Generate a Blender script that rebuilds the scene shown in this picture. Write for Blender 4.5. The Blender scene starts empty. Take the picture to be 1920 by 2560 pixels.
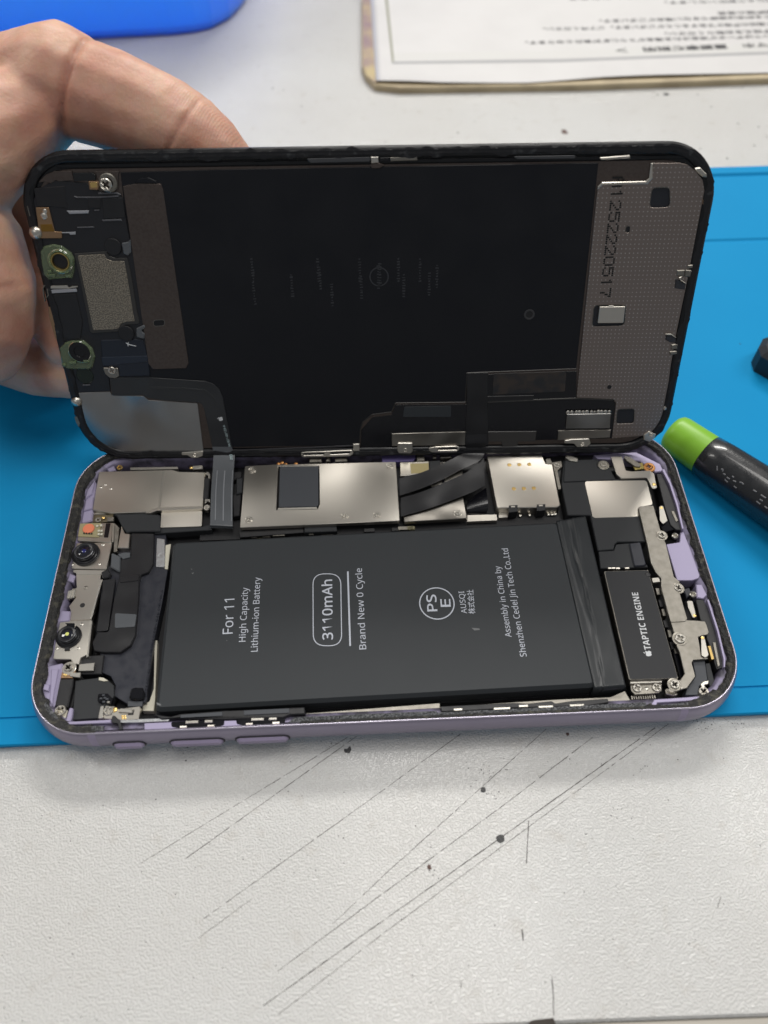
import bpy, bmesh, math, random
from mathutils import Vector, Matrix, noise
S = 0.001                                   # all lengths below are millimetres; the scene is in metres
scene = bpy.context.scene
COL = scene.collection
random.seed(7)

# ------------------------------------------------------------------ camera
cam = bpy.data.cameras.new('camera')
cam.sensor_fit = 'VERTICAL'
cam.lens = 4.25
cam.sensor_height = 4.25 * 2560 / 1998.86
cam.sensor_width = cam.sensor_height * 0.75
cam.clip_start = 0.005
cam.clip_end = 20
cam.dof.use_dof = True
cam.dof.focus_distance = 0.186
cam.dof.aperture_fstop = 2.0
cam_o = bpy.data.objects.new('camera', cam)
COL.objects.link(cam_o)
R = Matrix([[0.9991059, 0.0374678, -0.0195825], [-0.0419393, 0.819998, -0.5708278], [-0.00533, 0.5711387, 0.8208363]]).to_4x4()
cam_o.matrix_world = Matrix.Translation(Vector([72.7523, -58.6256, 169.4144]) * S) @ R
scene.camera = cam_o

# ------------------------------------------------------------------ room light
world = bpy.data.worlds.new('World')
scene.world = world
world.use_nodes = True
world.node_tree.nodes['Background'].inputs[0].default_value = (0.93, 0.96, 1.0, 1)
world.node_tree.nodes['Background'].inputs[1].default_value = 0.19

def area_lamp(name, loc, target, sx, sy, watts, col):
    l = bpy.data.lights.new(name, 'AREA')
    l.shape = 'RECTANGLE'
    l.size, l.size_y = sx, sy
    l.energy = watts
    l.color = col
    o = bpy.data.objects.new(name, l)
    COL.objects.link(o)
    o.location = loc
    o.rotation_euler = (Vector(target) - Vector(loc)).to_track_quat('-Z', 'Y').to_euler()
    return o
area_lamp('ceiling_lamp', (0.20, 0.22, 1.60), (0.20, 0.21, 0), 0.40, 1.0, 8.3, (1.0, 0.97, 0.93))
area_lamp('ceiling_lamp_right', (1.20, 0.40, 1.35), (0.08, 0.06, 0), 0.25, 1.0, 7.5, (1.0, 0.97, 0.92))
area_lamp('ceiling_lamp_left', (-1.30, 0.70, 1.15), (0.08, 0.06, 0), 0.25, 0.9, 7.0, (1.0, 0.97, 0.92))
area_lamp('ceiling_lamp_far', (0.30, 1.60, 1.35), (0.08, 0.15, 0), 1.0, 0.25, 24, (1.0, 0.97, 0.92))
area_lamp('front_fill_lamp', (-0.35, -0.95, 1.45), (0.08, 0.06, 0), 1.0, 0.25, 2.2, (1.0, 0.97, 0.93))  # added fill from the camera side, brightens the hand and display back

vs = scene.view_settings
vs.view_transform = 'Standard'
vs.look = 'None'
vs.exposure = 0.0
vs.gamma = 1.0
vs.use_curve_mapping = False

# ------------------------------------------------------------------ materials
MATS = {}
def M(name, col=None, rough=0.5, metal=0.0, bump=None, var=None, col2=None, coat=0.0, sss=0.0, spec=0.5, rvar=None, aniso=0.0, trans=0.0, detail=3.0, wave=None):
    """bump=(feature mm, strength, depth mm)  var=(feature mm, low, high)  -> mix to col2   rvar=(feature mm, amount)"""
    if name in MATS:
        return MATS[name]
    m = bpy.data.materials.new(name)
    m.use_nodes = True
    nt = m.node_tree
    p = nt.nodes['Principled BSDF']
    p.inputs['Base Color'].default_value = (*col, 1)
    p.inputs['Roughness'].default_value = rough
    p.inputs['Metallic'].default_value = metal
    p.inputs['Coat Weight'].default_value = coat
    p.inputs['Specular IOR Level'].default_value = spec
    p.inputs['Transmission Weight'].default_value = trans
    p.inputs['Anisotropic'].default_value = aniso
    if sss:
        p.inputs['Subsurface Weight'].default_value = sss
        p.inputs['Subsurface Radius'].default_value = (0.0032, 0.0012, 0.0006)
        p.inputs['Subsurface Scale'].default_value = 1.0
    tc = nt.nodes.new('ShaderNodeTexCoord')
    def nz(mm, d=detail):
        n = nt.nodes.new('ShaderNodeTexNoise')
        n.inputs['Scale'].default_value = 1000.0 / mm
        n.inputs['Detail'].default_value = d
        nt.links.new(tc.outputs['Object'], n.inputs['Vector'])
        return n
    def ramp(n, a, b):
        r = nt.nodes.new('ShaderNodeMapRange')
        r.inputs['From Min'].default_value = a
        r.inputs['From Max'].default_value = b
        nt.links.new(n.outputs['Fac'], r.inputs['Value'])
        return r
    if var:
        r = ramp(nz(var[0]), var[1], var[2])
        mx = nt.nodes.new('ShaderNodeMix')
        mx.data_type = 'RGBA'
        mx.inputs['A'].default_value = (*col, 1)
        mx.inputs['B'].default_value = (*(col2 or col), 1)
        nt.links.new(r.outputs['Result'], mx.inputs['Factor'])
        nt.links.new(mx.outputs['Result'], p.inputs['Base Color'])
    if rvar:
        r = ramp(nz(rvar[0]), 0.3, 0.7)
        r.inputs['To Min'].default_value = rough - rvar[1]
        r.inputs['To Max'].default_value = rough + rvar[1]
        nt.links.new(r.outputs['Result'], p.inputs['Roughness'])
    if wave:                                  # sheet that is not quite flat: (feature mm, tilt)
        n = nz(wave[0], 0.0)
        g = nt.nodes.new('ShaderNodeNewGeometry')
        v1 = nt.nodes.new('ShaderNodeVectorMath')
        v1.operation = 'SUBTRACT'
        v1.inputs[1].default_value = (0.5, 0.5, 0.5)
        v2 = nt.nodes.new('ShaderNodeVectorMath')
        v2.operation = 'SCALE'
        v2.inputs['Scale'].default_value = wave[1]
        v3 = nt.nodes.new('ShaderNodeVectorMath')
        v4 = nt.nodes.new('ShaderNodeVectorMath')
        v4.operation = 'NORMALIZE'
        nt.links.new(n.outputs['Color'], v1.inputs[0])
        nt.links.new(v1.outputs[0], v2.inputs[0])
        nt.links.new(v2.outputs[0], v3.inputs[0])
        nt.links.new(g.outputs['Normal'], v3.inputs[1])
        nt.links.new(v3.outputs[0], v4.inputs[0])
        nt.links.new(v4.outputs[0], p.inputs['Normal'])
    if bump:
        b = nt.nodes.new('ShaderNodeBump')
        b.inputs['Strength'].default_value = bump[1]
        b.inputs['Distance'].default_value = bump[2] * S
        nt.links.new(nz(bump[0], 2.0 if bump[0] < 5 else 0.0).outputs['Fac'], b.inputs['Height'])
        nt.links.new(b.outputs['Normal'], p.inputs['Normal'])
    MATS[name] = m
    return m

nickel = M('nickel', (0.68, 0.64, 0.57), 0.31, 1.0, wave=(18, 0.34))
nickel_dull = M('nickel_dull', (0.30, 0.282, 0.25), 0.42, 1.0, rvar=(2, 0.06), var=(1.5, 0.35, 0.7), col2=(0.24, 0.225, 0.195))
nickel_bright = M('nickel_bright', (0.64, 0.61, 0.55), 0.32, 1.0)
steel_dark = M('steel_dark', (0.30, 0.28, 0.25), 0.36, 1.0, wave=(6, 0.5))
gold = M('gold', (0.83, 0.58, 0.22), 0.28, 1.0)
bronze = M('bronze', (0.42, 0.27, 0.16), 0.42, 1.0, rvar=(1, 0.08))
copper = M('copper', (0.55, 0.27, 0.10), 0.45, 1.0)
black = M('black_plastic', (0.012, 0.012, 0.014), 0.45, rvar=(2, 0.08))
black_gloss = M('black_gloss', (0.006, 0.006, 0.008), 0.14, rvar=(3, 0.05))
black_matt = M('black_matt', (0.010, 0.010, 0.012), 0.62)
housing = M('housing_black', (0.026, 0.028, 0.031), 0.52, spec=0.3, bump=(0.25, 0.25, 0.02))
tape_navy = M('tape_navy', (0.020, 0.022, 0.032), 0.40, bump=(1.2, 0.5, 0.05), rvar=(2, 0.1))
flex_black = M('flex_black', (0.014, 0.014, 0.016), 0.32, wave=(6, 0.3))
flex_grey = M('flex_grey', (0.10, 0.108, 0.118), 0.27, wave=(7, 0.3), coat=0.3)
pad_grey = M('thermal_pad', (0.045, 0.050, 0.060), 0.55)
battery_black = M('battery_black', (0.036, 0.040, 0.044), 0.48, bump=(0.5, 0.10, 0.015), rvar=(14, 0.04), spec=0.22)
wrap_black = M('wrap_black', (0.022, 0.025, 0.028), 0.30, spec=0.5)
print_grey = M('print_grey', (0.52, 0.55, 0.62), 0.6)
print_white = M('print_white', (0.62, 0.64, 0.66), 0.6)
print_cyan = M('print_cyan', (0.50, 0.64, 0.66), 0.6)
print_faint = M('print_faint', (0.030, 0.032, 0.038), 0.55)
print_black = M('print_black', (0.004, 0.004, 0.004), 0.6)
lilac = M('lilac_aluminium', (0.29, 0.265, 0.35), 0.36, 0.75, bump=(0.12, 0.25, 0.006), rvar=(8, 0.04))
lilac_in = M('lilac_inside', (0.36, 0.325, 0.47), 0.45, 0.35, bump=(0.8, 0.25, 0.05))
lilac_band = M('lilac_band', (0.34, 0.29, 0.43), 0.5)
rim_edge = M('rim_edge', (0.50, 0.47, 0.56), 0.33, 1.0)
adhesive = M('adhesive', (0.012, 0.012, 0.012), 0.6, var=(1.3, 0.52, 0.75), col2=(0.085, 0.08, 0.058), bump=(0.35, 1.0, 0.3))
foam = M('foam', (0.035, 0.037, 0.040), 0.8, var=(0.35, 0.4, 0.65), col2=(0.16, 0.165, 0.175), bump=(0.3, 1.0, 0.3))
grime = M('grime', (0.05, 0.045, 0.03), 0.7, var=(0.6, 0.35, 0.65), col2=(0.17, 0.15, 0.10), bump=(0.4, 1.0, 0.25))
graphite = M('graphite_sheet', (0.0050, 0.0058, 0.009), 0.42, bump=(0.22, 0.3, 0.012), rvar=(9, 0.12), spec=0.36)
brown_metal = M('brown_metal', (0.145, 0.12, 0.108), 0.42, 1.0, rvar=(5, 0.06), var=(0.6, 0.4, 0.7), col2=(0.125, 0.10, 0.09))
grey_metal = M('grey_metal', (0.36, 0.355, 0.345), 0.34, 1.0, wave=(14, 0.9))
speckle = M('speckled_mesh', (0.17, 0.15, 0.12), 0.5, 0.7, var=(0.24, 0.38, 0.66), col2=(0.40, 0.35, 0.28), bump=(0.2, 0.4, 0.05), detail=0)
frame_black = M('frame_black', (0.0055, 0.006, 0.0075), 0.36, bump=(1.5, 0.3, 0.05), rvar=(4, 0.10), spec=0.4)
glass_black = M('glass_black', (0.004, 0.004, 0.005), 0.06)
green_ring = M('green_clear_plastic', (0.40, 0.52, 0.29), 0.10, trans=0.75, coat=0.6)
lens_glass = M('lens_glass', (0.005, 0.006, 0.015), 0.04, coat=1.0)
lens_blue = M('lens_reflection_blue', (0.02, 0.025, 0.16), 0.10, coat=1.0)
lens_yellow = M('lens_reflection_yellow', (0.75, 0.78, 0.22), 0.25)
orange = M('orange_phosphor', (0.78, 0.22, 0.11), 0.6)
cream = M('cream_plastic', (0.60, 0.57, 0.47), 0.5)
foil = M('foil', (0.62, 0.63, 0.64), 0.33, 1.0, bump=(1.0, 0.6, 0.12))
pcb = M('circuit_board', (0.09, 0.08, 0.035), 0.5, var=(0.7, 0.45, 0.55), col2=(0.22, 0.20, 0.12))
strip_tan = M('strip_tan', (0.13, 0.105, 0.06), 0.45, var=(0.6, 0.4, 0.6), col2=(0.07, 0.055, 0.03))

# ------------------------------------------------------------------ builders
ROOTS = {}
def link(o, parent):
    COL.objects.link(o)
    if parent is not None:
        o.parent = parent
        if parent.name in ROOTS:
            o.matrix_parent_inverse = ROOTS[parent.name].inverted()
def thing(name, label, cat, mw=None, local=False, group=None):
    """an Empty at the base of a thing; its parts are given in world mm, or in its own axes when local"""
    e = bpy.data.objects.new(name, None)
    e.empty_display_size = 0.01
    COL.objects.link(e)
    e.matrix_world = mw
    e['label'] = label
    e['category'] = cat
    if group:
        e['group'] = group
    if not local:
        ROOTS[e.name] = mw.copy()
    return e
def tag(o, label, cat, group=None):
    o['label'] = label
    o['category'] = cat
    if group:
        o['group'] = group
    return o
def obj(name, me, mat, parent=None, loc=None, rot=None, smooth=False, label=None):
    o = bpy.data.objects.new(name, me)
    if not me.materials:
        me.materials.append(mat)
    if smooth:
        me.polygons.foreach_set('use_smooth', [True] * len(me.polygons))
    link(o, parent)
    if loc is not None:
        o.location = Vector(loc) * S
    if rot is not None:
        o.rotation_euler = rot
    if label:
        o['label'] = label
    return o
def mesh(verts, faces, name='mesh'):
    me = bpy.data.meshes.new(name)
    me.from_pydata([(v[0] * S, v[1] * S, v[2] * S) for v in verts], [], faces)
    me.update()
    return me
def area2(p):
    return sum(a[0] * b[1] - b[0] * a[1] for a, b in zip(p, p[1:] + p[:1]))
def fillet(pts, r, n=4):
    """round every corner of a polygon by up to r"""
    out = []
    N = len(pts)
    for i in range(N):
        a, b, c = Vector(pts[i - 1]), Vector(pts[i]), Vector(pts[(i + 1) % N])
        u, v = a - b, c - b
        lu, lv = u.length, v.length
        if lu < 1e-6 or lv < 1e-6:
            continue
        u /= lu
        v /= lv
        ang = math.acos(max(-1, min(1, u.dot(v))))
        if ang > math.pi - 0.12:
            out.append((b.x, b.y))
            continue
        t = min(r / math.tan(ang / 2), 0.45 * lu, 0.45 * lv)
        p0, p2 = b + u * t, b + v * t
        for k in range(n + 1):
            s = k / n
            q = p0 * (1 - s) ** 2 + b * 2 * s * (1 - s) + p2 * s * s
            out.append((q.x, q.y))
    return out
def offset(pts, d):
    """inward offset of a CCW polygon by d"""
    out = []
    N = len(pts)
    for i in range(N):
        a, b, c = Vector(pts[i - 1]), Vector(pts[i]), Vector(pts[(i + 1) % N])
        e1, e2 = (b - a), (c - b)
        if e1.length < 1e-7 or e2.length < 1e-7:
            out.append((b.x, b.y))
            continue
        e1.normalize()
        e2.normalize()
        n1, n2 = Vector((-e1.y, e1.x)), Vector((-e2.y, e2.x))
        k = n1 + n2
        L = k.length_squared
        k = k * (2 / max(L, 0.5)) * 0.5 * 1.0
        k = (n1 + n2) / max(1 + n1.dot(n2), 0.35)
        out.append((b.x + k.x * d, b.y + k.y * d))
    return out
def plate_mesh(pts, z0, z1, b=0.06, holes=(), fil=0.0):
    loops = []
    for k, lp in enumerate([pts] + list(holes)):
        lp = [tuple(p) for p in lp]
        if area2(lp) < 0:
            lp = lp[::-1]
        if fil and k == 0:
            lp = fillet(lp, fil)
        if k > 0:
            lp = lp[::-1]
        loops.append(lp)
    bm = bmesh.new()
    tops, bots = [], []
    for lp in loops:
        inn = offset(lp, b) if b else lp
        v0 = [bm.verts.new((p[0] * S, p[1] * S, z0 * S)) for p in lp]
        v1 = [bm.verts.new((p[0] * S, p[1] * S, (z1 - b) * S)) for p in lp]
        v2 = [bm.verts.new((p[0] * S, p[1] * S, z1 * S)) for p in inn] if b else v1
        N = len(lp)
        for i in range(N):
            j = (i + 1) % N
            bm.faces.new((v0[i], v0[j], v1[j], v1[i]))
            if b:
                bm.faces.new((v1[i], v1[j], v2[j], v2[i]))
        tops.append(v2)
        bots.append(v0)
    if len(loops) == 1:
        bm.faces.new(tops[0])
        bm.faces.new(bots[0][::-1])
    else:
        for lps in (tops, bots):
            ed = []
            for lp in lps:
                for i in range(len(lp)):
                    ed.append(bm.edges.get((lp[i], lp[(i + 1) % len(lp)])))
            bmesh.ops.triangle_fill(bm, use_beauty=True, use_dissolve=False, edges=ed)
        bmesh.ops.recalc_face_normals(bm, faces=bm.faces)
    me = bpy.data.meshes.new('plate')
    bm.to_mesh(me)
    bm.free()
    return me
def plate(name, parent, mat, pts, z0, z1, b=0.06, holes=(), fil=0.0, label=None):
    return obj(name, plate_mesh(pts, z0, z1, b, holes, fil), mat, parent, label=label)
def quad(x0, y0, x1, y1):
    return [(x0, y0), (x1, y0), (x1, y1), (x0, y1)]
def rrect(x0, y0, x1, y1, r, n=6):
    out = []
    for cx, cy, a in ((x1 - r, y1 - r, 0), (x0 + r, y1 - r, 90), (x0 + r, y0 + r, 180), (x1 - r, y0 + r, 270)):
        for i in range(n + 1):
            t = math.radians(a + 90 * i / n)
            out.append((cx + r * math.cos(t), cy + r * math.sin(t)))
    return out
def circ(c, r, n=20, ry=None):
    return [(c[0] + r * math.cos(2 * math.pi * i / n), c[1] + (ry or r) * math.sin(2 * math.pi * i / n)) for i in range(n)]
def lathe_mesh(prof, n=28):
    """prof: (radius, z) from the axis outwards / downwards"""
    verts, faces = [], []
    rings = []
    for r, z in prof:
        if r < 1e-6:
            rings.append([len(verts)])
            verts.append((0, 0, z))
        else:
            rings.append(list(range(len(verts), len(verts) + n)))
            verts += [(r * math.cos(2 * math.pi * i / n), r * math.sin(2 * math.pi * i / n), z) for i in range(n)]
    for a, b in zip(rings, rings[1:]):
        for i in range(n):
            j = (i + 1) % n
            if len(a) == 1 and len(b) == 1:
                continue
            if len(a) == 1:
                faces.append((a[0], b[i], b[j]))
            elif len(b) == 1:
                faces.append((a[i], b[0], a[j]))
            else:
                faces.append((a[i], b[i], b[j], a[j]))
    return mesh(verts, faces)
def lathe(name, parent, mat, c, prof, n=28, rot=None, smooth=False, label=None):
    return obj(name, lathe_mesh(prof, n), mat, parent, loc=c, rot=rot, smooth=smooth, label=label)
SCREW = {}
def screw(parent, p, z, r=0.8, mat=None, h=0.45, rot=None):
    mat = mat or nickel_bright
    key = (round(r, 2), h, mat.name)
    if key not in SCREW:
        a, w = 0.62 * r, 0.17 * r
        cross = [(a, -w), (a, w), (w, w), (w, a), (-w, a), (-w, w), (-a, w), (-a, -w), (-w, -w), (-w, -a), (w, -a), (w, -w)]
        SCREW[key] = plate_mesh(circ((0, 0), r, 22), 0, h, b=0.12 * r, holes=[cross])
        SCREW[key].materials.append(mat)
    o = obj('screw', SCREW[key], mat, parent, loc=(p[0], p[1], z), rot=(0, 0, random.uniform(0, 1.5)))
    return o
RIVET = {}
def rivet(parent, p, z, r=0.5, mat=None, name='rivet'):
    mat = mat or nickel_bright
    key = (round(r, 2), mat.name)
    if key not in RIVET:
        RIVET[key] = lathe_mesh([(0, 0.30 * r), (0.5 * r, 0.26 * r), (0.85 * r, 0.14 * r), (r, 0)], 16)
        RIVET[key].materials.append(mat)
    return obj(name, RIVET[key], mat, parent, loc=(p[0], p[1], z), smooth=True)
def catmull(pts, k=6):
    pts = [Vector(p) for p in pts]
    P = [pts[0] * 2 - pts[1]] + pts + [pts[-1] * 2 - pts[-2]]
    out = []
    for i in range(1, len(P) - 2):
        for s in range(k):
            t = s / k
            a, b, c, d = P[i - 1], P[i], P[i + 1], P[i + 2]
            out.append(0.5 * ((2 * b) + (c - a) * t + (2 * a - 5 * b + 4 * c - d) * t * t + (3 * b - a - 3 * c + d) * t ** 3))
    out.append(pts[-1])
    return out
def ribbon(name, parent, mat, left, right, th=0.12, k=6, ridges=0):
    """a thin flexible strip between two edge curves, a solid of thickness th"""
    Lc, Rc = catmull(left, k), catmull(right, k)
    n = len(Lc)
    m = 2 + ridges * 2
    rows = []
    for i in range(n):
        a, b = Lc[i], Rc[i]
        w = b - a
        t = (Lc[min(i + 1, n - 1)] - Lc[max(i - 1, 0)])
        nn = w.cross(t)
        if nn.length > 1e-9:
            nn.normalize()
        rows.append((a, b, nn))
    if sum(r[2].z for r in rows) + sum(-r[2].y for r in rows) < 0:
        rows = [(a, b, -nn) for a, b, nn in rows]
    cols = 9
    verts, faces = [], []
    for side in (0, 1):
        for a, b, nn in rows:
            for j in range(cols):
                q = a.lerp(b, j / (cols - 1))
                e = 0.0
                if ridges and side == 0 and j in (2, 5):
                    e = 0.06
                q = q + nn * (e if side == 0 else -th)
                verts.append(q)
    H = n * cols
    for i in range(n - 1):
        for j in range(cols - 1):
            a = i * cols + j
            faces.append((a, a + 1, a + cols + 1, a + cols))
            faces.append((H + a, H + a + cols, H + a + cols + 1, H + a + 1))
    for i in range(n - 1):
        for j in (0, cols - 1):
            a = i * cols + j
            f = (a, a + cols, H + a + cols, H + a)
            faces.append(f if j == 0 else f[::-1])
    for i in (0, n - 1):
        for j in range(cols - 1):
            a = i * cols + j
            f = (a, a + 1, H + a + 1, H + a)
            faces.append(f if i else f[::-1])
    me = mesh(verts, faces)
    bm = bmesh.new()
    bm.from_mesh(me)
    bmesh.ops.recalc_face_normals(bm, faces=bm.faces)
    bm.to_mesh(me)
    bm.free()
    return obj(name, me, mat, parent, smooth=False)
def plain(s, bold=False):
    """upright sans-serif letters from the built-in fallback set"""
    out = ''
    for ch in s:
        if 'A' <= ch <= 'Z':
            out += chr((0x1D5D4 if bold else 0x1D5A0) + ord(ch) - 65)
        elif 'a' <= ch <= 'z':
            out += chr((0x1D5EE if bold else 0x1D5BA) + ord(ch) - 97)
        elif '0' <= ch <= '9':
            out += chr((0x1D7EC if bold else 0x1D7E2) + ord(ch) - 48)
        else:
            out += ch
    return out
def text_mesh(s, bold=0.0, heavy=False):
    cu = bpy.data.curves.new('lettering', 'FONT')
    cu.body = plain(s, heavy)
    cu.size = 1.0
    cu.resolution_u = 3
    cu.offset = bold
    o = bpy.data.objects.new('lettering', cu)
    COL.objects.link(o)
    bpy.context.view_layer.update()
    me = bpy.data.meshes.new_from_object(o.evaluated_get(bpy.context.evaluated_depsgraph_get()))
    bpy.data.objects.remove(o)
    bpy.data.curves.remove(cu)
    return me
CAP = max(v.co.y for v in text_mesh('H').vertices)
def lettering(s, parent, mat, p0, p1, cap, z, bold=0.0, name='lettering', label=None, heavy=False):
    """flat print whose baseline runs p0 -> p1 on the plane at height z, letters cap mm tall"""
    me = text_mesh(s, bold, heavy)
    xs = [v.co.x for v in me.vertices]
    x0, x1 = min(xs), max(xs)
    p0, p1 = Vector(p0), Vector(p1)
    d = p1 - p0
    L = d.length
    d /= L
    u = Vector((-d.y, d.x))
    for v in me.vertices:
        a = (v.co.x - x0) / (x1 - x0) * L
        b = v.co.y / CAP * cap
        q = p0 + d * a + u * b
        v.co = (q.x * S, q.y * S, z * S)
    me.materials.clear()
    return obj(name, me, mat, parent, label=label)
APPLE = [(0, .27), (.10, .30), (.22, .33), (.33, .29), (.40, .22), (.31, .14), (.27, .03), (.30, -.09), (.42, -.17), (.37, -.30), (.28, -.43), (.17, -.48), (.08, -.45), (0, -.43), (-.08, -.45), (-.17, -.48), (-.28, -.42), (-.38, -.26), (-.43, -.05), (-.41, .14), (-.32, .28), (-.20, .33), (-.10, .30)]
LEAF = [(0, .36), (.02, .47), (.10, .57), (.20, .60), (.19, .49), (.11, .39)]
def logo(parent, mat, c, h, d, z):
    d = Vector(d).normalized()
    u = Vector((-d.y, d.x))
    verts, faces = [], []
    for lp in (APPLE, LEAF):
        b = len(verts)
        for x, y in lp:
            q = Vector(c) + d * (x * h) + u * (y * h)
            verts.append((q.x, q.y, z))
        faces.append(tuple(range(b, len(verts))))
    return obj('logo', mesh(verts, faces), mat, parent)
def ring_sweep(name, parent, mat, x0, y0, x1, y1, r, prof, n=14, closed=False, smooth=True, jit=None, wf=None):
    """sweep a profile of (outward offset, z) round a rounded rectangle"""
    base = []
    for cx, cy, a in ((x1 - r, y1 - r, 0), (x0 + r, y1 - r, 90), (x0 + r, y0 + r, 180), (x1 - r, y0 + r, 270)):
        for i in range(n + 1):
            t = math.radians(a + 90 * i / n)
            base.append((cx, cy, math.cos(t), math.sin(t)))
    if jit:                                   # straight runs get extra stations
        fine = []
        for i in range(len(base)):
            A, Bq = base[i], base[(i + 1) % len(base)]
            pa = (A[0] + r * A[2], A[1] + r * A[3])
            pb = (Bq[0] + r * Bq[2], Bq[1] + r * Bq[3])
            L = math.dist(pa, pb)
            k = max(1, int(L / 0.45))
            for s in range(k):
                t = s / k
                fine.append((A[0] * (1 - t) + Bq[0] * t, A[1] * (1 - t) + Bq[1] * t, A[2] * (1 - t) + Bq[2] * t, A[3] * (1 - t) + Bq[3] * t))
        base = fine
    verts, faces = [], []
    m = len(prof)
    for cx, cy, c, s in base:
        for o, z in prof:
            if wf:
                k = wf(cx + r * c, cy + r * s)
                o = prof[0][0] + (o - prof[0][0]) * k
            q = Vector((cx + (r + o) * c, cy + (r + o) * s, z))
            if jit and z != prof[0][1] and z != prof[-1][1]:
                q.z += 0.6 * jit * noise.noise(q * 0.9) + 0.5 * jit * noise.noise(q * 4.1)
            elif jit and z == prof[-1][1]:
                k = 0.8 * noise.noise(q * 0.33) + 0.25 * noise.noise(q * 1.3)
                q.x -= k * c
                q.y -= k * s
            verts.append(q)
    N = len(base)
    for i in range(N):
        j = (i + 1) % N
        for k in range(m - 1 + (1 if closed else 0)):
            l = (k + 1) % m
            faces.append((i * m + k, j * m + k, j * m + l, i * m + l))
    me = mesh(verts, faces)
    bm = bmesh.new()
    bm.from_mesh(me)
    bmesh.ops.recalc_face_normals(bm, faces=bm.faces)
    bm.to_mesh(me)
    bm.free()
    return obj(name, me, mat, parent, smooth=smooth)

# ================================================================== the setting: table top
def table_material():
    m = bpy.data.materials.new('white_laminate')
    m.use_nodes = True
    nt = m.node_tree
    p = nt.nodes['Principled BSDF']
    p.inputs['Roughness'].default_value = 0.14
    tc = nt.nodes.new('ShaderNodeTexCoord')
    def nz(mm, d, dist=0.0):
        n = nt.nodes.new('ShaderNodeTexNoise')
        n.inputs['Scale'].default_value = 1000 / mm
        n.inputs['Detail'].default_value = d
        n.inputs['Distortion'].default_value = dist
        nt.links.new(tc.outputs['Object'], n.inputs['Vector'])
        return n
    big = nz(60, 3)
    mid = nz(5, 4)
    dirt = nz(1.3, 4)
    def mixc(fac, lo, hi, a_sock, colb):
        r = nt.nodes.new('ShaderNodeMapRange')
        r.inputs['From Min'].default_value, r.inputs['From Max'].default_value = lo, hi
        nt.links.new(fac.outputs['Fac'], r.inputs['Value'])
        x = nt.nodes.new('ShaderNodeMix')
        x.data_type = 'RGBA'
        if isinstance(a_sock, tuple):
            x.inputs['A'].default_value = a_sock
        else:
            nt.links.new(a_sock, x.inputs['A'])
        x.inputs['B'].default_value = colb
        nt.links.new(r.outputs['Result'], x.inputs['Factor'])
        return x.outputs['Result']
    c = mixc(big, 0.4, 0.65, (0.62, 0.62, 0.61, 1), (0.595, 0.59, 0.575, 1))
    c = mixc(mid, 0.60, 0.85, c, (0.53, 0.51, 0.48, 1))
    c = mixc(dirt, 0.72, 0.80, c, (0.34, 0.33, 0.31, 1))
    nt.links.new(c, p.inputs['Base Color'])
    emb = nz(0.42, 0.0, 0.3)
    r = nt.nodes.new('ShaderNodeMapRange')
    r.interpolation_type = 'SMOOTHSTEP'
    r.inputs['From Min'].default_value, r.inputs['From Max'].default_value = 0.36, 0.66
    nt.links.new(emb.outputs['Fac'], r.inputs['Value'])
    b = nt.nodes.new('ShaderNodeBump')
    b.inputs['Strength'].default_value = 1.0
    b.inputs['Distance'].default_value = 0.075 * S
    nt.links.new(r.outputs['Result'], b.inputs['Height'])
    nt.links.new(b.outputs['Normal'], p.inputs['Normal'])
    return m
table_mat = table_material()
edge_y = -53.4
table = plate('table_top', None, table_mat, [(-420, edge_y + 3.5), (111, edge_y), (560, edge_y - 6), (560, 760), (-420, 760)], -22, 0, b=0.5)
table['kind'] = 'structure'
edge_mat = M('edge_band', (0.45, 0.42, 0.37), 0.5)
plate('edge_band', table, edge_mat, [(-420, edge_y + 3.4), (111, edge_y - 0.1), (560, edge_y - 6.1), (560, edge_y - 7.6), (111, edge_y - 1.6), (-420, edge_y + 1.9)], -22, -0.6, b=0.3)
floor_mat = M('floor_dark', (0.05, 0.048, 0.045), 0.7)
scratch_mat = M('scratch_dirt', (0.055, 0.05, 0.046), 0.7)
stain_mat = M('stain_black', (0.035, 0.036, 0.038), 0.6, var=(0.4, 0.4, 0.6), col2=(0.07, 0.07, 0.07))
stain_brown = M('stain_brown', (0.10, 0.055, 0.045), 0.6)
def scratch(pts, w, gap=0.15, wob=0.05):
    """a scratch filled with dirt: broken slivers a few hundredths of a millimetre above the laminate"""
    verts, faces = [], []
    for a, b in zip(pts, pts[1:]):
        a, b = Vector(a), Vector(b)
        d = b - a
        L = d.length
        d /= L
        n = Vector((-d.y, d.x))
        t = 0.0
        wp = w * random.uniform(0.4, 1.0)
        while t < L:
            seg = random.uniform(0.35, 1.1)
            e = min(t + seg, L)
            wn = w * random.uniform(0.35, 1.1)
            if random.random() > gap * 0.5:
                o = n * random.uniform(-wob, wob) * 0.5
                k = len(verts)
                p, q = a + d * t + o, a + d * e + o
                for v in (p + n * wp / 2, p - n * wp / 2, q - n * wn / 2, q + n * wn / 2):
                    verts.append((v.x, v.y, 0.03))
                faces.append((k, k + 1, k + 2, k + 3))
            wp = wn
            t += seg
    return obj('scratch', mesh(verts, faces), scratch_mat, table)
scratch([(24.04, -23.87), (66.37, 0.29)], 0.11, 0.15)
scratch([(34.00, -22.75), (68.36, 0.46)], 0.15, 0.08)
scratch([(38.43, -33.74), (73.85, -11.06), (90.84, 0.01)], 0.14, 0.08)
scratch([(37.88, -36.91), (47.56, -30.58)], 0.10, 0.2)
scratch([(63.15, -35.62), (73.15, -27.52), (92.97, -12.38), (109.48, 0.25)], 0.13, 0.1)
scratch([(52.85, -43.06), (73.02, -30.68), (98.36, -15.20), (119.17, -2.03)], 0.14, 0.1)
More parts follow.
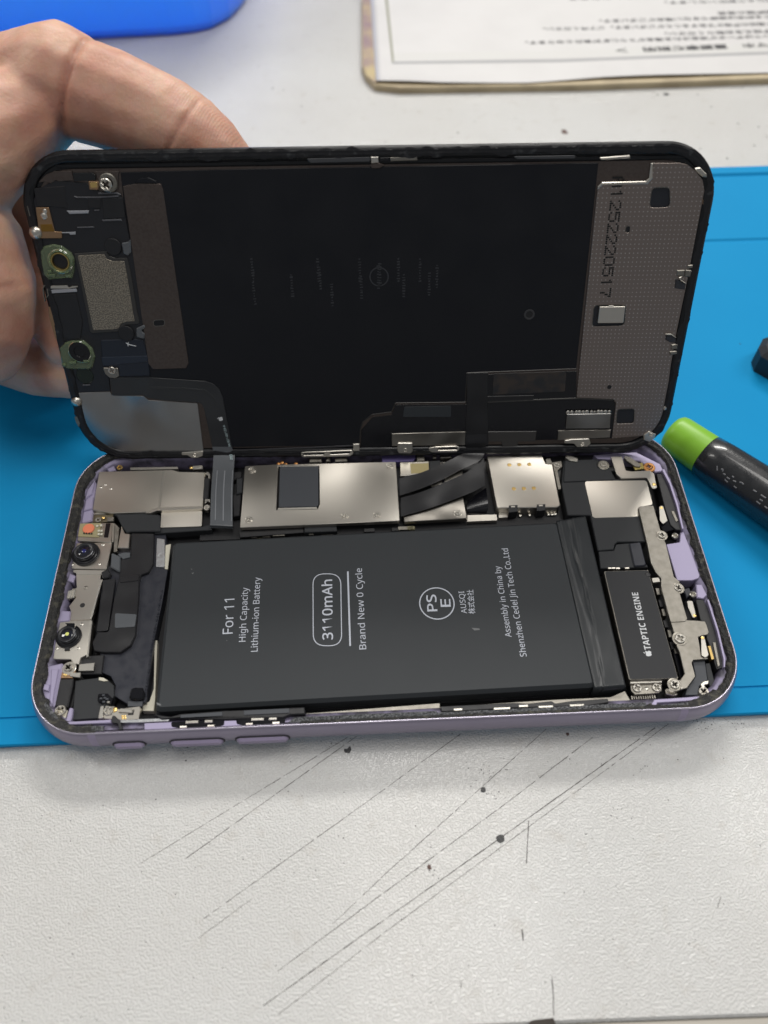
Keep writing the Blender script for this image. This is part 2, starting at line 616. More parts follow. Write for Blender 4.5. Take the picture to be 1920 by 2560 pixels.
scratch([(50.36, -48.44), (72.82, -35.41), (95.69, -22.25), (133.07, -0.51)], 0.18, 0.03)
scratch([(53.29, -49.79), (72.73, -37.59), (99.46, -21.73), (136.34, 0.32)], 0.12, 0.1)
scratch([(102.97, -18.56), (102.09, -22.97), (101.33, -26.61)], 0.2, 0.05)
scratch([(98.89, -38.08), (98.82, -40.10)], 0.28, 0.0)
scratch([(103.24, -45.95), (103.02, -48.87), (102.58, -52.06)], 0.2, 0.05)
scratch([(86.23, -45.90), (86.56, -46.42), (86.37, -47.15)], 0.18, 0.0)
scratch([(137.91, -34.23), (136.74, -36.01)], 0.16, 0.3)
def blot(c, r, mat, n=14, rough=0.25, sx=1.0):
    pts = []
    for i in range(n):
        a = 2 * math.pi * i / n
        k = r * (1 + random.uniform(-rough, rough))
        pts.append((c[0] + sx * k * math.cos(a), c[1] + k * math.sin(a), 0.04))
    return obj('stain', mesh(pts + [(c[0], c[1], 0.10)], [(i, (i + 1) % n, n) for i in range(n)]), mat, table)
blot((96.79, -21.76), 0.85, stain_mat, rough=0.10)
blot((94.43, -12.04), 0.58, stain_mat, rough=0.12)
blot((82.12, -26.45), 0.5, stain_brown, rough=0.4)
blot((66.67, -2.60), 0.75, stain_mat, rough=0.5)
blot((113.97, -1.01), 0.35, stain_brown)
blot((100.00, -53.75), 1.3, M('stain_dark', (0.028, 0.02, 0.014), 0.6), rough=0.3, sx=2.4)
blot((153.77, 234.01), 1.5, stain_brown, rough=0.4)
blot((199.24, 259.36), 1.1, stain_mat, rough=0.4)
# crumbs of dirt lying on the laminate
verts, faces = [], []
def crumb(x, y, r):
    k = len(verts)
    n = 5
    a0 = random.uniform(0, 6)
    for i in range(n):
        a = a0 + 2 * math.pi * i / n
        q = r * random.uniform(0.5, 1.3)
        verts.append((x + q * math.cos(a), y + q * math.sin(a), 0.02))
    verts.append((x, y, 0.02 + r * 0.5))
    for i in range(n):
        faces.append((k + i, k + (i + 1) % n, k + n))
for cx, cy, sp, n in [(*(143.83, -0.54), 1.9, 46), (*(151.62, -0.88), 1.6, 20), (*(95.43, -8.36), 2.6, 46), (*(110.48, -6.91), 1.6, 18), (*(128.68, -9.39), 1.7, 14), (*(122.25, -17.66), 1.2, 12), (*(31.38, -0.63), 2.2, 22), (*(96.93, -13.37), 1.6, 20), (*(63.09, -0.54), 1.5, 14), (*(6.59, -13.44), 8, 26), (*(54.26, -23.92), 9, 24), (*(82.43, -27.48), 0.8, 9)]:
    for i in range(n):
        crumb(random.gauss(cx, sp), min(random.gauss(cy, sp * 0.6), 0.9), random.choice((0.06, 0.09, 0.13)) * random.uniform(0.7, 1.3))
for i in range(260):
    crumb(random.uniform(0, 150), random.uniform(-52, 1.0), random.choice((0.05, 0.06, 0.08, 0.13)))
for i in range(70):
    crumb(random.uniform(20, 240), random.uniform(206, 300), random.choice((0.2, 0.3, 0.45)))
dirt = obj('crumbs', mesh(verts, faces), stain_mat, table)
dirt['kind'] = 'stuff'
fl = plate('floor', None, floor_mat, quad(-1500, -1200, 1600, 1500), -760, -740, b=0)
fl['kind'] = 'structure'

# ================================================================== blue silicone mat
mat_blue = M('silicone_blue', (0.005, 0.255, 0.54), 0.6, spec=0.10, bump=(0.35, 0.2, 0.02), var=(40, 0.35, 0.7), col2=(0.006, 0.27, 0.56))
edge_blue = M('silicone_blue_edge', (0.05, 0.22, 0.36), 0.6)
MT = 2.2
prof = [(1.4, 0), (1.15, 0.5), (1.0, MT - 0.25), (1.25, MT)]
for gy, w, d in ((7.0, 0.28, 0.35), (162.0, 1.3, 0.5), (199.0, 1.5, 0.8)):
    prof += [(gy - w, MT), (gy - 0.4 * w, MT - d), (gy + 0.4 * w, MT - d), (gy + w, MT)]
prof += [(204.3, MT), (204.6, MT - 0.25), (204.7, 0)]
verts = [(x, y, z) for x in (-170, 330) for y, z in prof]
n = len(prof)
faces = [(i, i + 1, n + i + 1, n + i) for i in range(n - 1)] + [tuple(range(n))[::-1], tuple(range(n, 2 * n)), (0, n, 2 * n - 1, n - 1)]
mo = obj('work_mat', mesh(verts, faces), mat_blue)
verts, faces = [], []
for i in range(60):
    px_, py_, r_ = random.uniform(-60, 250), random.uniform(4, 200), random.choice((0.08, 0.12, 0.2, 0.3))
    k = len(verts)
    for j in range(5):
        a_ = 6.283 * j / 5
        verts.append((px_ + r_ * random.uniform(0.4, 1.4) * math.cos(a_), py_ + r_ * random.uniform(0.4, 1.4) * math.sin(a_), MT + 0.03))
    faces.append(tuple(range(k, k + 5)))
ls_ = obj('lint_specks', mesh(verts, faces), M('lint_dark_blue', (0.01, 0.05, 0.10), 0.7), mo)
ls_['kind'] = 'stuff'
tag(mo, 'blue silicone work mat with grooved border lying under the phone', 'mat')

# ================================================================== the opened phone (lower half)
PH = thing('opened_phone', 'opened lilac phone body with black battery and exposed parts lying on the blue mat', 'phone', Matrix.Translation(Vector((75.45, 37.85, 2.2)) * S))
RIM, FL = 9.8, 3.6
L, W, CR = 150.9, 75.7, 13.0
shell = ring_sweep('shell', PH, lilac, 0, 0, L, W, CR, [(-0.9, 8.6), (-0.24, RIM - 0.06), (-0.12, RIM), (0.10, RIM - 0.25), (0.45, 8.9), (0.75, 8.0), (0.95, 6.9), (1.0, 5.8), (0.88, 4.7), (0.5, 3.6), (-0.2, 2.8), (-1.4, 2.3), (-3.5, 2.2), (-12.9, 2.2)])
ring_sweep('polished_rim', shell, rim_edge, 0, 0, L, W, CR, [(-0.14, RIM - 0.01), (-0.06, RIM + 0.035), (0.09, RIM - 0.02), (0.125, RIM - 0.26)])
plate('back_panel', PH, black_matt, rrect(1.2, 1.2, L - 1.2, W - 1.2, CR - 1.2, 8), 2.25, FL, b=0)
# lilac inner wall, adhesive on top of it
ring_sweep('inner_ledge', PH, M('lilac_ledge_shaded', (0.19, 0.17, 0.26), 0.5, 0.3, var=(3, 0.4, 0.65), col2=(0.06, 0.055, 0.075)), 0, 0, L, W, CR, [(-1.1, 8.5), (-2.2, 8.2), (-3.0, 7.8), (-3.1, FL)])  # ledge's shade put into the colour: darker lilac than the other inner walls
ring_sweep('adhesive_residue', PH, adhesive, 0, 0, L, W, CR, [(-0.16, 9.80), (-0.5, 9.66), (-0.95, 9.4), (-1.35, 9.3), (-1.75, 9.15), (-2.25, 8.5)], jit=0.22, smooth=False, wf=lambda x, y: (0.2 if 15 < x < 57 else 0.55) if y < 3 and 14 < x < 138 else (0.75 if y > 70 else (0.7 if x > 146 else 1.0)))
# antenna bands and side keys on the near edge
def side_strip(name, xa, xb, mat, lift, za=3.2, zb=9.6, b=False):
    pr = [(0.10, RIM - 0.25), (0.45, 8.9), (0.75, 8.0), (0.95, 6.9), (1.0, 5.8), (0.88, 4.7), (0.5, 3.6), (-0.2, 2.8)]
    pr = [p for p in pr if za - 0.6 <= p[1] <= zb + 0.3]
    verts = [(x, -(o + lift), z) for x in (xa, xb) for o, z in pr]
    m = len(pr)
    return obj(name, mesh(verts, [(i, m + i, m + i + 1, i + 1) for i in range(m - 1)]), mat, PH, smooth=True)
xa = [(13.61, 0.37), (15.16, 0.31)]
side_strip('antenna_band', xa[0][0], xa[1][0], lilac_band, 0.015)
xb = [(136.12, 0.10), (137.68, 0.30)]
side_strip('antenna_band', xb[0][0], xb[1][0], lilac_band, 0.015)
def side_key(name, xa, xb, z0, z1, proud):
    gap = plate_mesh(rrect(xa - 0.35, z0 - 0.3, xb + 0.35, z1 + 0.3, (z1 - z0 + 0.6) * 0.48, 6), 0, 0.75, b=0.05)
    k = obj(name, plate_mesh(rrect(xa, z0, xb, z1, (z1 - z0) * 0.48, 8), 0, proud, b=0.45), lilac_band, PH, loc=(0, -0.40, 0), rot=(math.pi / 2, 0, 0))
    obj('key_gap', gap, M('gap_dark', (0.03, 0.028, 0.035), 0.6), k, loc=(0, 0, 0))
    return k
for nm, a in (('ring_switch', [(18.11, 0.51), (24.42, 0.23)]), ('volume_key', [(29.84, -0.50), (40.77, -0.79)]), ('volume_key', [(43.52, -0.72), (54.35, -0.89)])):
    side_key(nm, a[0][0], a[1][0], 4.2, 6.6, 1.35)
# ---------------------------------------------------------------- battery
bt = 8.9
bat_pts = [(25.83, 46.70), (118.68, 48.36), (119.70, 6.02), (26.64, 4.65)]
battery = plate('battery', PH, battery_black, bat_pts, FL, bt, b=0.75, fil=1.3)
bm = bmesh.new()
bm.from_mesh(battery.data)
bm.to_mesh(battery.data)
bm.free()
plate('battery_skirt', battery, black_gloss, offset(fillet([tuple(p) for p in bat_pts][::-1], 1.5), -0.55), FL, 5.2, b=0.1)
TZ = bt + 0.02
for s, c, cap, bold in (('For 11', [(41.74, 21.76), (41.57, 30.55)], 2.25, 0.0), ('High Capacity', [(44.67, 19.69), (44.53, 33.33)], 1.45, 0.0),
                        ('Lithium-ion Battery', [(47.46, 17.19), (47.20, 35.91)], 1.45, 0.0), ('3110mAh', [(63.89, 19.34), (63.78, 34.57)], 2.25, 0.012),
                        ('Brand New 0 Cycle', [(71.18, 16.70), (70.74, 37.30)], 1.5, 0.0), ('PS', [(87.43, 25.29), (87.44, 29.55)], 2.2, 0.012), ('E', [(90.52, 26.26), (90.57, 28.25)], 2.2, 0.012),
                        ('AUSQI', [(94.04, 24.45), (93.92, 30.13)], 1.25, 0.0), ('株式会社', [(95.78, 24.26), (95.98, 30.41)], 1.2, 0.0),
                        ('Assembly in China by', [(103.26, 18.21), (103.01, 36.42)], 1.35, 0.0), ('Shenzhen Cedel Jin Tech Co.,Ltd', [(105.93, 13.43), (105.43, 41.18)], 1.4, 0.0)):
    lettering(s, battery, print_grey, c[0], c[1], cap, TZ, bold)
def outline(name, parent, mat, pts, w, z):
    pts = [tuple(p) for p in pts]
    if area2(pts) < 0:
        pts = pts[::-1]
    inn = offset(pts, w)
    N = len(pts)
    return obj(name, mesh([(p[0], p[1], z) for p in pts + inn], [(i, (i + 1) % N, N + (i + 1) % N, N + i) for i in range(N)]), mat, parent)
pill = [(59.27, 36.38), (65.90, 36.08), (65.93, 17.64), (59.50, 17.92)]
outline('printed_pill', battery, print_grey, fillet(pill, 4.2, 10), 0.2, TZ)
ln = [(67.27, 36.55), (67.66, 36.57), (67.86, 17.62), (67.50, 17.60)]
obj('printed_bar', mesh([(p[0], p[1], TZ) for p in ln], [(0, 1, 2, 3)]), print_grey, battery)
pc = [(87.49, 27.28), (83.47, 27.46), (87.82, 31.39)]
outline('printed_circle', battery, print_grey, circ(pc[0], math.dist(pc[0], pc[1]), 40, math.dist(pc[0], pc[2])), 0.26, TZ)
for q in ([(30.80, 38.99), (31.28, 38.82), (31.10, 38.63)], [(31.18, 37.76), (31.68, 37.97), (31.53, 37.45), (31.27, 37.53)], [(94.67, 20.82), (96.42, 20.57), (96.47, 20.21), (95.24, 20.12)], [(26.71, 6.51), (27.70, 6.10), (27.86, 5.73), (27.09, 5.82)], [(40.46, 20.22), (40.64, 20.21), (40.66, 20.01), (40.47, 20.02)]):
    obj('scuff', mesh([(p[0], p[1], TZ) for p in q], [tuple(range(len(q)))]), M('scuff_grey', (0.14, 0.145, 0.15), 0.6), battery)
# the folded wrap at the battery's end, wrinkled
wq = [(118.23, 48.40), (126.43, 49.91), (126.74, 5.98), (119.30, 5.50)]
a, b_, c_, d_ = [Vector(q) for q in wq]
verts, faces = [], []
nu, nv = 26, 90
for j in range(nv + 1):
    v = j / nv
    for i in range(nu + 1):
        u = i / nu
        q = a.lerp(d_, v).lerp(b_.lerp(c_, v), u)
        h = 8.98 - 0.35 * u
        f1 = abs(u - (0.30 + 0.16 * math.sin(3.0 * v + 0.5) * v + 0.05 * noise.noise(Vector((v * 6, 1, 0)))))
        h -= 0.55 * math.exp(-(f1 / 0.04) ** 2) * min(1, 3 * v + 0.2)
        f2 = abs(u - (0.52 - 0.25 * v + 0.06 * noise.noise(Vector((v * 5, 4, 0)))))
        h += 0.42 * math.exp(-(f2 / 0.05) ** 2) * (0.4 + 0.6 * v)
        f3 = abs(u - (0.12 + 0.35 * v * v))
        h += 0.22 * math.exp(-(f3 / 0.04) ** 2) * (1 - v)
        h += 0.16 * noise.noise(Vector((u * 3.0 + 1.5 * v, v * 5.0, 2.0))) * math.sin(math.pi * u)
        if u > 0.86:
            h -= ((u - 0.86) / 0.14) ** 2 * 2.6
        if u == 0:
            h = 8.93
        verts.append((q.x, q.y, h))
m = nu + 1
faces = [(j * m + i, j * m + i + 1, (j + 1) * m + i + 1, (j + 1) * m + i) for j in range(nv) for i in range(nu)]
base = len(verts)
per = [i for i in range(m)] + [j * m + nu for j in range(1, nv + 1)] + [nv * m + i for i in range(nu - 1, -1, -1)] + [j * m for j in range(nv - 1, 0, -1)]
for k in per:
    verts.append((verts[k][0], verts[k][1], FL))
for k in range(len(per)):
    l = (k + 1) % len(per)
    faces.append((per[k], base + k, base + l, per[l]))
obj('battery_wrap', mesh(verts, faces), wrap_black, battery, smooth=True)

# ---------------------------------------------------------------- board shields along the far side
pcb_o = plate('circuit_board', PH, pcb, [(29.79, 67.55), (111.81, 70.33), (121.67, 48.51), (31.45, 48.86)], FL, 5.6, b=0)
pcb_o.data.materials[0] = black_matt
for i in range(16):
    x0 = random.uniform(0.02, 0.98)
    p = Vector((43.21, 48.82)).lerp(Vector((84.26, 49.29)), x0)
    plate('board_component', pcb_o, random.choice((pcb, black, nickel_dull)), quad(p.x - random.uniform(0.5, 1.7), p.y - 0.3, p.x + random.uniform(0.5, 1.7), p.y + 0.7), 5.4, random.uniform(5.9, 7.0), b=0.05)
# left shield with crease and tab
sh = plate('speaker_shield', PH, nickel, [(4.58, 69.15), (23.21, 68.87), (25.12, 68.16), (31.67, 67.71), (32.03, 56.94), (21.97, 57.11), (20.80, 57.02), (18.42, 55.97), (9.58, 56.01), (4.90, 57.24)], 6.4, 8.5, b=0.14, fil=0.25)
cr = [(20.80, 68.52), (21.48, 68.49), (21.57, 57.27), (20.97, 57.30)]
plate('crease', sh, nickel_bright, cr, 8.4, 8.56, b=0.05)
plate('folded_edge', sh, nickel_bright, [(21.97, 57.11), (32.03, 56.94), (32.08, 56.36), (22.08, 56.16), (20.89, 56.22), (19.35, 55.56), (18.02, 55.63), (18.42, 55.97), (20.80, 57.02)], 7.4, 8.58, b=0.05)
for p in [(6.88, 64.82), (5.95, 64.00), (8.44, 63.50)]:
    rivet(sh, p, 8.5, 0.36, nickel_bright, 'dimple')
plate('shield_tab', PH, nickel, [(21.69, 56.45), (31.79, 56.35), (32.09, 51.60), (21.95, 51.70)], 7.2, 7.7, b=0.06, fil=0.5)
plate('silver_strip', PH, nickel_bright, [(12.14, 70.55), (24.34, 70.19), (24.50, 69.51), (12.25, 69.77)], 7.0, 8.0)
plate('silver_strip', PH, nickel_bright, [(28.18, 70.29), (30.70, 70.33), (30.80, 69.22), (28.28, 69.18)], 7.0, 8.0)
screw(PH, (9.54, 70.48), 7.9, 0.75, gold)
rivet(PH, (27.72, 69.91), 7.8, 0.45, gold, 'gold_contact')
plate('shield_rim', PH, nickel_bright, [(4.61, 57.00), (9.05, 57.02), (9.21, 56.36), (4.71, 56.42)], 7.0, 7.6, b=0.04)
# black hinge piece between the shield and the grey cable
hq = [(31.63, 65.86), (33.09, 65.79), (33.18, 59.20), (31.63, 59.27)]
plate('hinge_block', PH, black, hq, 6.5, 8.6, b=0.25)
for q in ([(31.72, 67.59), (32.47, 67.75), (33.00, 66.95), (33.11, 65.60), (32.65, 65.62), (32.50, 66.66), (32.00, 66.80)], [(32.29, 59.24), (33.63, 59.18), (33.72, 58.07), (32.99, 58.65), (32.43, 57.58)]):
    plate('hinge_clip', PH, nickel_bright, q, 7.2, 8.5, b=0.06)
plate('screw_lug', PH, nickel, circ((33.01, 56.82), 0.85, 18), 7.2, 8.25, b=0.05)
screw(PH, (33.15, 56.74), 8.2, 0.62, nickel_bright, h=0.25)
# main shield with its window
win = [(50.17, 68.71), (60.63, 68.23), (60.80, 56.24), (60.31, 54.81), (50.21, 55.05)]
sm = plate('main_shield', PH, nickel, [(41.66, 69.14), (49.78, 69.32), (60.54, 69.05), (80.29, 68.77), (80.31, 50.45), (41.52, 50.24)], 7.4, 8.6, b=0.10, fil=0.35, holes=[win])
plate('thermal_pad', sm, pad_grey, [(50.57, 69.12), (60.44, 68.67), (60.56, 56.14), (60.02, 55.72), (50.70, 56.00)], 6.5, 8.45, b=0.1)
plate('window_lip', sm, nickel_bright, [(50.53, 55.83), (60.09, 55.68), (60.30, 55.09), (50.37, 55.18)], 7.5, 8.35, b=0.05)
for p in [(43.59, 67.65), (43.53, 52.41), (66.94, 52.52), (74.81, 52.41), (78.47, 67.32)]:
    lathe('screw_boss', sm, nickel, (p[0], p[1], 8.58), [(1.0, 0), (1.0, 0.06), (0.92, 0.11), (0.84, 0.06)], 24)
    screw(sm, p, 8.6, 0.62, nickel_bright, h=0.22)
plate('board_edge', PH, black, [(40.96, 51.10), (56.69, 51.09), (56.87, 49.14), (41.42, 48.44)], 4, 7.0)
plate('board_clip', PH, nickel, [(50.05, 51.17), (55.82, 51.09), (55.83, 50.55), (50.12, 50.64)], 6, 7.3, b=0.05)
plate('board_connector', PH, housing, [(56.90, 51.19), (64.85, 50.97), (65.01, 48.91), (57.05, 48.92)], 5, 7.4, b=0.15)
# black plugs at the left of the main shield
plate('cable_plug', PH, housing, [(39.62, 65.55), (41.28, 65.75), (41.40, 61.11), (39.93, 60.62)], 6, 8.2, b=0.2)
plate('cable_plug', PH, black, [(38.91, 60.92), (41.14, 61.57), (41.11, 54.57), (39.50, 54.28)], 6, 7.6, b=0.2)
plate('cable_plug', PH, black, [(38.37, 68.20), (40.72, 68.48), (40.85, 66.34), (39.20, 65.84), (38.61, 65.48)], 6, 7.4, b=0.2)
# second shield, half hidden under the display cables
sc = plate('small_shield', PH, nickel, [(81.33, 68.80), (88.77, 68.78), (88.64, 64.57), (81.16, 64.45)], 7.0, 8.3, b=0.12)
plate('small_shield', PH, nickel, [(89.14, 68.44), (97.07, 68.67), (97.10, 62.64), (88.87, 60.74)], 7.0, 8.1, b=0.12)
plate('yellow_tape', PH, M('tape_yellow', (0.42, 0.35, 0.17), 0.4), [(83.86, 68.17), (88.65, 68.11), (88.49, 65.11), (83.97, 64.94)], 8.28, 8.36, b=0.02)
plate('chip', PH, housing, [(88.89, 68.69), (91.69, 68.80), (91.65, 65.28), (88.72, 64.83)], 7.0, 8.45, b=0.1)
plate('divider', PH, black_gloss, [(91.79, 68.63), (92.41, 68.69), (92.23, 61.08), (91.58, 60.92)], 7.0, 8.4, b=0.06)
sl = plate('lower_shield', PH, steel_dark, [(81.28, 52.32), (96.38, 58.40), (96.81, 50.72), (81.40, 50.35)], 7.0, 8.2, b=0.12, fil=0.3)
lp = (94.65, 52.25)
lathe('screw_boss', sl, nickel, (lp[0], lp[1], 8.18), [(1.05, 0), (1.05, 0.06), (0.95, 0.11), (0.85, 0.06)], 24)
screw(sl, lp, 8.2, 0.62, nickel_bright, h=0.22)
plate('flat_strip', PH, nickel, [(97.11, 52.57), (104.41, 52.41), (104.34, 50.61), (96.91, 50.60)], 6, 6.9, b=0.05)
# loose curled flex beside the sim reader
cl = [(*p, z) for p, z in zip([(97.44, 56.60), (97.29, 55.14), (97.13, 53.50), (97.34, 52.66)], (7.2, 8.0, 7.6, 6.2))]
cr_ = [(*p, z) for p, z in zip([(102.47, 59.73), (102.29, 56.38), (102.30, 53.88), (101.78, 52.46)], (8.2, 9.0, 8.2, 6.4))]
ribbon('curled_flex', PH, black_gloss, cl, cr_, 0.15)
# sim reader
sim = plate('sim_reader', PH, nickel, [(103.73, 69.59), (117.86, 69.49), (118.48, 66.30), (120.11, 66.07), (120.00, 53.31), (119.24, 52.69), (104.31, 53.08)], 5.2, 8.7, b=0.16, fil=0.2)
for p in [(109.14, 66.30), (111.67, 66.26), (114.23, 66.22), (109.26, 58.72), (111.76, 58.68), (114.27, 58.67)]:
    lathe('gold_contact', sim, gold, (p[0], p[1], 8.69), [(0, 0.12), (0.4, 0.12), (0.52, 0.06), (0.56, 0)], 16)
for q in ([(107.31, 53.75), (109.58, 53.79), (109.25, 51.78), (107.03, 51.59)], [(114.22, 53.72), (116.43, 53.73), (116.07, 51.82), (113.98, 51.74)]):
    plate('clip_window', sim, black, q, 6.0, 8.72, b=0.06)
    ctr = sum((Vector(v) for v in q), Vector((0, 0))) / 4
    plate('clip_tongue', sim, nickel_bright, quad(ctr.x - 0.5, ctr.y + 0.25, ctr.x + 0.5, ctr.y + 0.75), 8.6, 8.85, b=0.04)
plate('solder_foot', PH, nickel, [(105.04, 53.35), (107.45, 53.38), (107.07, 51.62), (104.82, 51.54)], 5.5, 6.6, b=0.08)
for p in [(110.32, 52.38), (112.72, 52.41), (117.38, 52.42), (118.27, 52.38), (119.03, 52.42)]:
    rivet(PH, p, 6.2, 0.45, nickel_bright, 'solder_bead')
sb = plate('sim_bracket', PH, nickel_dull, [(118.76, 68.06), (120.03, 68.20), (120.18, 66.81), (122.68, 67.29), (122.69, 65.52), (121.24, 64.22), (121.19, 58.50), (120.38, 58.16), (120.28, 66.30), (118.69, 66.60)], 7.4, 8.4, b=0.08, fil=0.2)
screw(sb, (121.23, 65.78), 8.38, 0.75, nickel_bright, h=0.25)
plate('spring_clip', PH, nickel_bright, [(124.16, 68.96), (125.60, 68.30), (127.00, 67.44), (126.68, 66.55), (124.74, 66.95), (123.83, 67.98)], 7.8, 8.8, b=0.1)
# ---------------------------------------------------------------- loudspeaker and right end
sp = plate('loudspeaker', PH, housing, [(123.34, 67.49), (131.96, 67.69), (134.76, 64.61), (135.56, 61.02), (143.39, 61.04), (143.11, 51.44), (139.07, 48.75), (139.16, 42.10), (132.10, 42.35), (131.31, 41.77), (130.71, 40.27), (126.93, 40.14), (127.04, 50.37), (121.50, 50.62), (121.52, 59.84)], 4.5, 8.0, b=0.18, fil=0.35)
plate('speaker_step', sp, housing, [(123.62, 67.40), (131.73, 67.42), (131.41, 64.69), (134.18, 63.39), (135.15, 60.66), (122.14, 60.57)], 7.9, 8.35, b=0.15, fil=0.3)
plate('speaker_cover', sp, nickel, [(127.45, 60.71), (143.19, 60.29), (143.02, 52.68), (139.25, 52.20), (138.90, 49.33), (127.48, 49.42)], 7.9, 8.12, b=0.05, fil=0.9)
plate('lower_block', PH, housing, [(127.15, 40.24), (130.80, 40.28), (131.68, 42.01), (135.21, 42.19), (134.94, 35.75), (137.87, 36.08), (137.97, 35.28), (126.67, 35.46)], 4.5, 7.6, b=0.15, fil=0.25)
plate('capsule_block', PH, tape_navy, [(134.75, 41.89), (137.56, 42.10), (137.48, 35.85), (137.05, 35.48), (134.81, 35.38), (134.55, 35.75)], 5, 8.1, b=0.25, fil=0.35)
for p in [(128.91, 35.35), (129.62, 35.35), (130.74, 35.23), (132.87, 35.20)]:
    plate('spring_pad', PH, nickel, quad(p[0] - 0.5, p[1] - 0.22, p[0] + 0.5, p[1] + 0.22), 6.8, 7.8, b=0.06)
# taptic engine
tq = [(127.08, 34.25), (137.45, 34.11), (137.66, 7.06), (127.11, 7.26)]
tap = plate('taptic_engine', PH, nickel_dull, tq, 4.5, 8.45, b=0.12, fil=0.3)
plate('black_label', tap, M('label_black', (0.030, 0.031, 0.034), 0.48, bump=(0.2, 0.2, 0.01), spec=0.22), offset([tuple(p) for p in tq][::-1], 0.16), 8.44, 8.5, b=0.02, fil=0.4)
tl = [(133.36, 13.99), (133.65, 28.24)]
lettering('TAPTIC ENGINE', tap, print_white, tl[0], tl[1], 1.42, 8.52, heavy=True)
tc_ = [(132.47, 13.14)]
logo(tap, print_white, tc_[0], 1.6, Vector(tl[1]) - Vector(tl[0]), 8.52)
rivet(tap, (137.02, 32.83), 8.4, 0.75, black, 'black_pin')
ft = plate('taptic_foot', PH, nickel_dull, [(127.65, 7.17), (134.54, 7.14), (134.06, 5.16), (133.24, 4.65), (128.16, 4.52), (127.45, 5.45)], 6.2, 6.9, b=0.08, fil=0.2)
for p in [(128.86, 5.91), (133.03, 5.83)]:
    screw(ft, p, 6.88, 0.95, nickel_bright, h=0.4)
rivet(ft, (130.93, 5.76), 6.88, 0.45, nickel_bright, 'locating_pin')
plate('foot_edge', ft, nickel_bright, [(127.57, 7.59), (134.41, 7.40), (134.24, 6.69), (127.38, 6.72)], 6.5, 7.7, b=0.06)
for i in range(11):
    q = Vector((127.58, 4.18)).lerp(Vector((132.48, 4.23)), i / 10)
    plate('connector_tooth', PH, steel_dark, quad(q.x - 0.16, q.y - 0.45, q.x + 0.16, q.y + 0.45), 4.5, 6.2, b=0.05)
# long bracket
lb = plate('long_bracket', PH, nickel_dull, [(138.88, 51.44), (139.55, 51.91), (142.74, 51.91), (142.73, 44.11), (143.09, 40.83), (142.75, 31.76), (143.76, 30.43), (142.27, 27.31), (142.86, 26.35), (142.83, 21.45), (142.92, 20.55), (144.72, 20.41), (146.80, 20.08), (146.92, 19.32), (146.93, 17.40), (146.45, 16.84), (145.07, 16.66), (144.23, 16.35), (144.11, 14.90), (143.69, 11.78), (145.11, 11.37), (144.93, 11.10), (141.75, 11.01), (141.25, 10.33), (141.23, 7.28), (138.75, 4.75), (137.71, 4.53), (137.56, 6.35), (139.13, 8.01), (139.29, 13.11), (139.05, 14.26), (139.27, 17.89), (139.18, 20.12), (139.07, 22.53), (139.09, 29.03), (139.66, 31.41), (138.85, 33.06), (138.32, 35.86), (138.63, 40.87)], 8.3, 8.9, b=0.08, fil=0.22)
plate('bracket_step', lb, nickel_dull, [(139.12, 29.79), (142.19, 29.81), (142.93, 27.25), (142.97, 20.82), (142.35, 20.19), (139.08, 20.10)], 8.85, 9.05, b=0.08, fil=0.3)
for p, r in (((142.64, 43.15), 0.9), ((142.90, 28.70), 0.95), ((140.10, 16.10), 1.15), ((136.27, 5.58), 0.98)):
    lathe('screw_washer', lb, nickel_dull, (p[0], p[1], 8.85), [(r + 0.5, 0), (r + 0.5, 0.1), (r + 0.3, 0.16), (r, 0.1)], 26)
    screw(lb, p, 8.9, r, nickel_bright, h=0.35)
plate('bracket_fold', lb, nickel_bright, [(137.14, 6.51), (137.66, 6.54), (137.79, 4.52), (137.28, 4.55)], 8.0, 8.95, b=0.06)
# spring fingers with gold tips
def finger_spring(qs, tip, z):
    s = plate('spring_finger', PH, nickel_bright, qs, z - 0.15, z, b=0.05, fil=0.3)
    rivet(s, tip, z - 0.02, 0.42, gold, 'gold_tip')
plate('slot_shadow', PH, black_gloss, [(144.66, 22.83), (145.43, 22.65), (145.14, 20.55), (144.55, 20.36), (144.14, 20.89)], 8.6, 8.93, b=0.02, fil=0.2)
finger_spring([(143.94, 25.15), (145.18, 25.16), (145.01, 21.15), (144.20, 20.76), (143.81, 23.63)], (144.70, 21.40), 9.3)
finger_spring([(144.76, 16.42), (145.47, 16.45), (145.20, 11.81), (144.30, 11.23), (143.64, 11.88)], (145.01, 15.95), 9.3)
finger_spring([(143.89, 51.36), (144.92, 51.67), (144.99, 47.13), (143.58, 46.14), (143.14, 47.39)], (144.39, 50.97), 9.2)
plate('copper_contact', PH, gold, [(145.93, 14.34), (146.61, 14.39), (146.53, 11.25), (145.87, 11.06)], 7.0, 8.5, b=0.06)
# upper right bracket
ub = plate('corner_bracket', PH, nickel, [(135.50, 67.80), (138.37, 67.82), (138.37, 63.20), (139.83, 62.82), (144.47, 62.92), (145.32, 61.84), (145.00, 57.41), (144.27, 57.14), (143.68, 57.47), (143.27, 60.67), (136.71, 60.74), (135.80, 62.08), (135.68, 64.61)], 8.2, 8.7, b=0.08, fil=0.25)
plate('corner_tab', PH, nickel_dull, [(138.52, 67.38), (140.10, 67.50), (142.45, 64.84), (142.24, 63.87), (140.91, 64.13), (139.30, 65.96)], 8.4, 9.0, b=0.1, fil=0.3)
screw(PH, (139.24, 66.99), 8.95, 0.5, nickel_bright, h=0.2)
plate('gold_flag', PH, M('brass_dull', (0.40, 0.33, 0.12), 0.4, 1.0), [(140.48, 65.13), (143.22, 65.59), (143.24, 63.63), (140.83, 63.24)], 8.1, 8.6, b=0.05)
lathe('copper_washer', PH, copper, (*(144.64, 64.08), 8.2), [(1.5, 0), (1.5, 0.3), (1.3, 0.42), (0.9, 0.42)], 24)
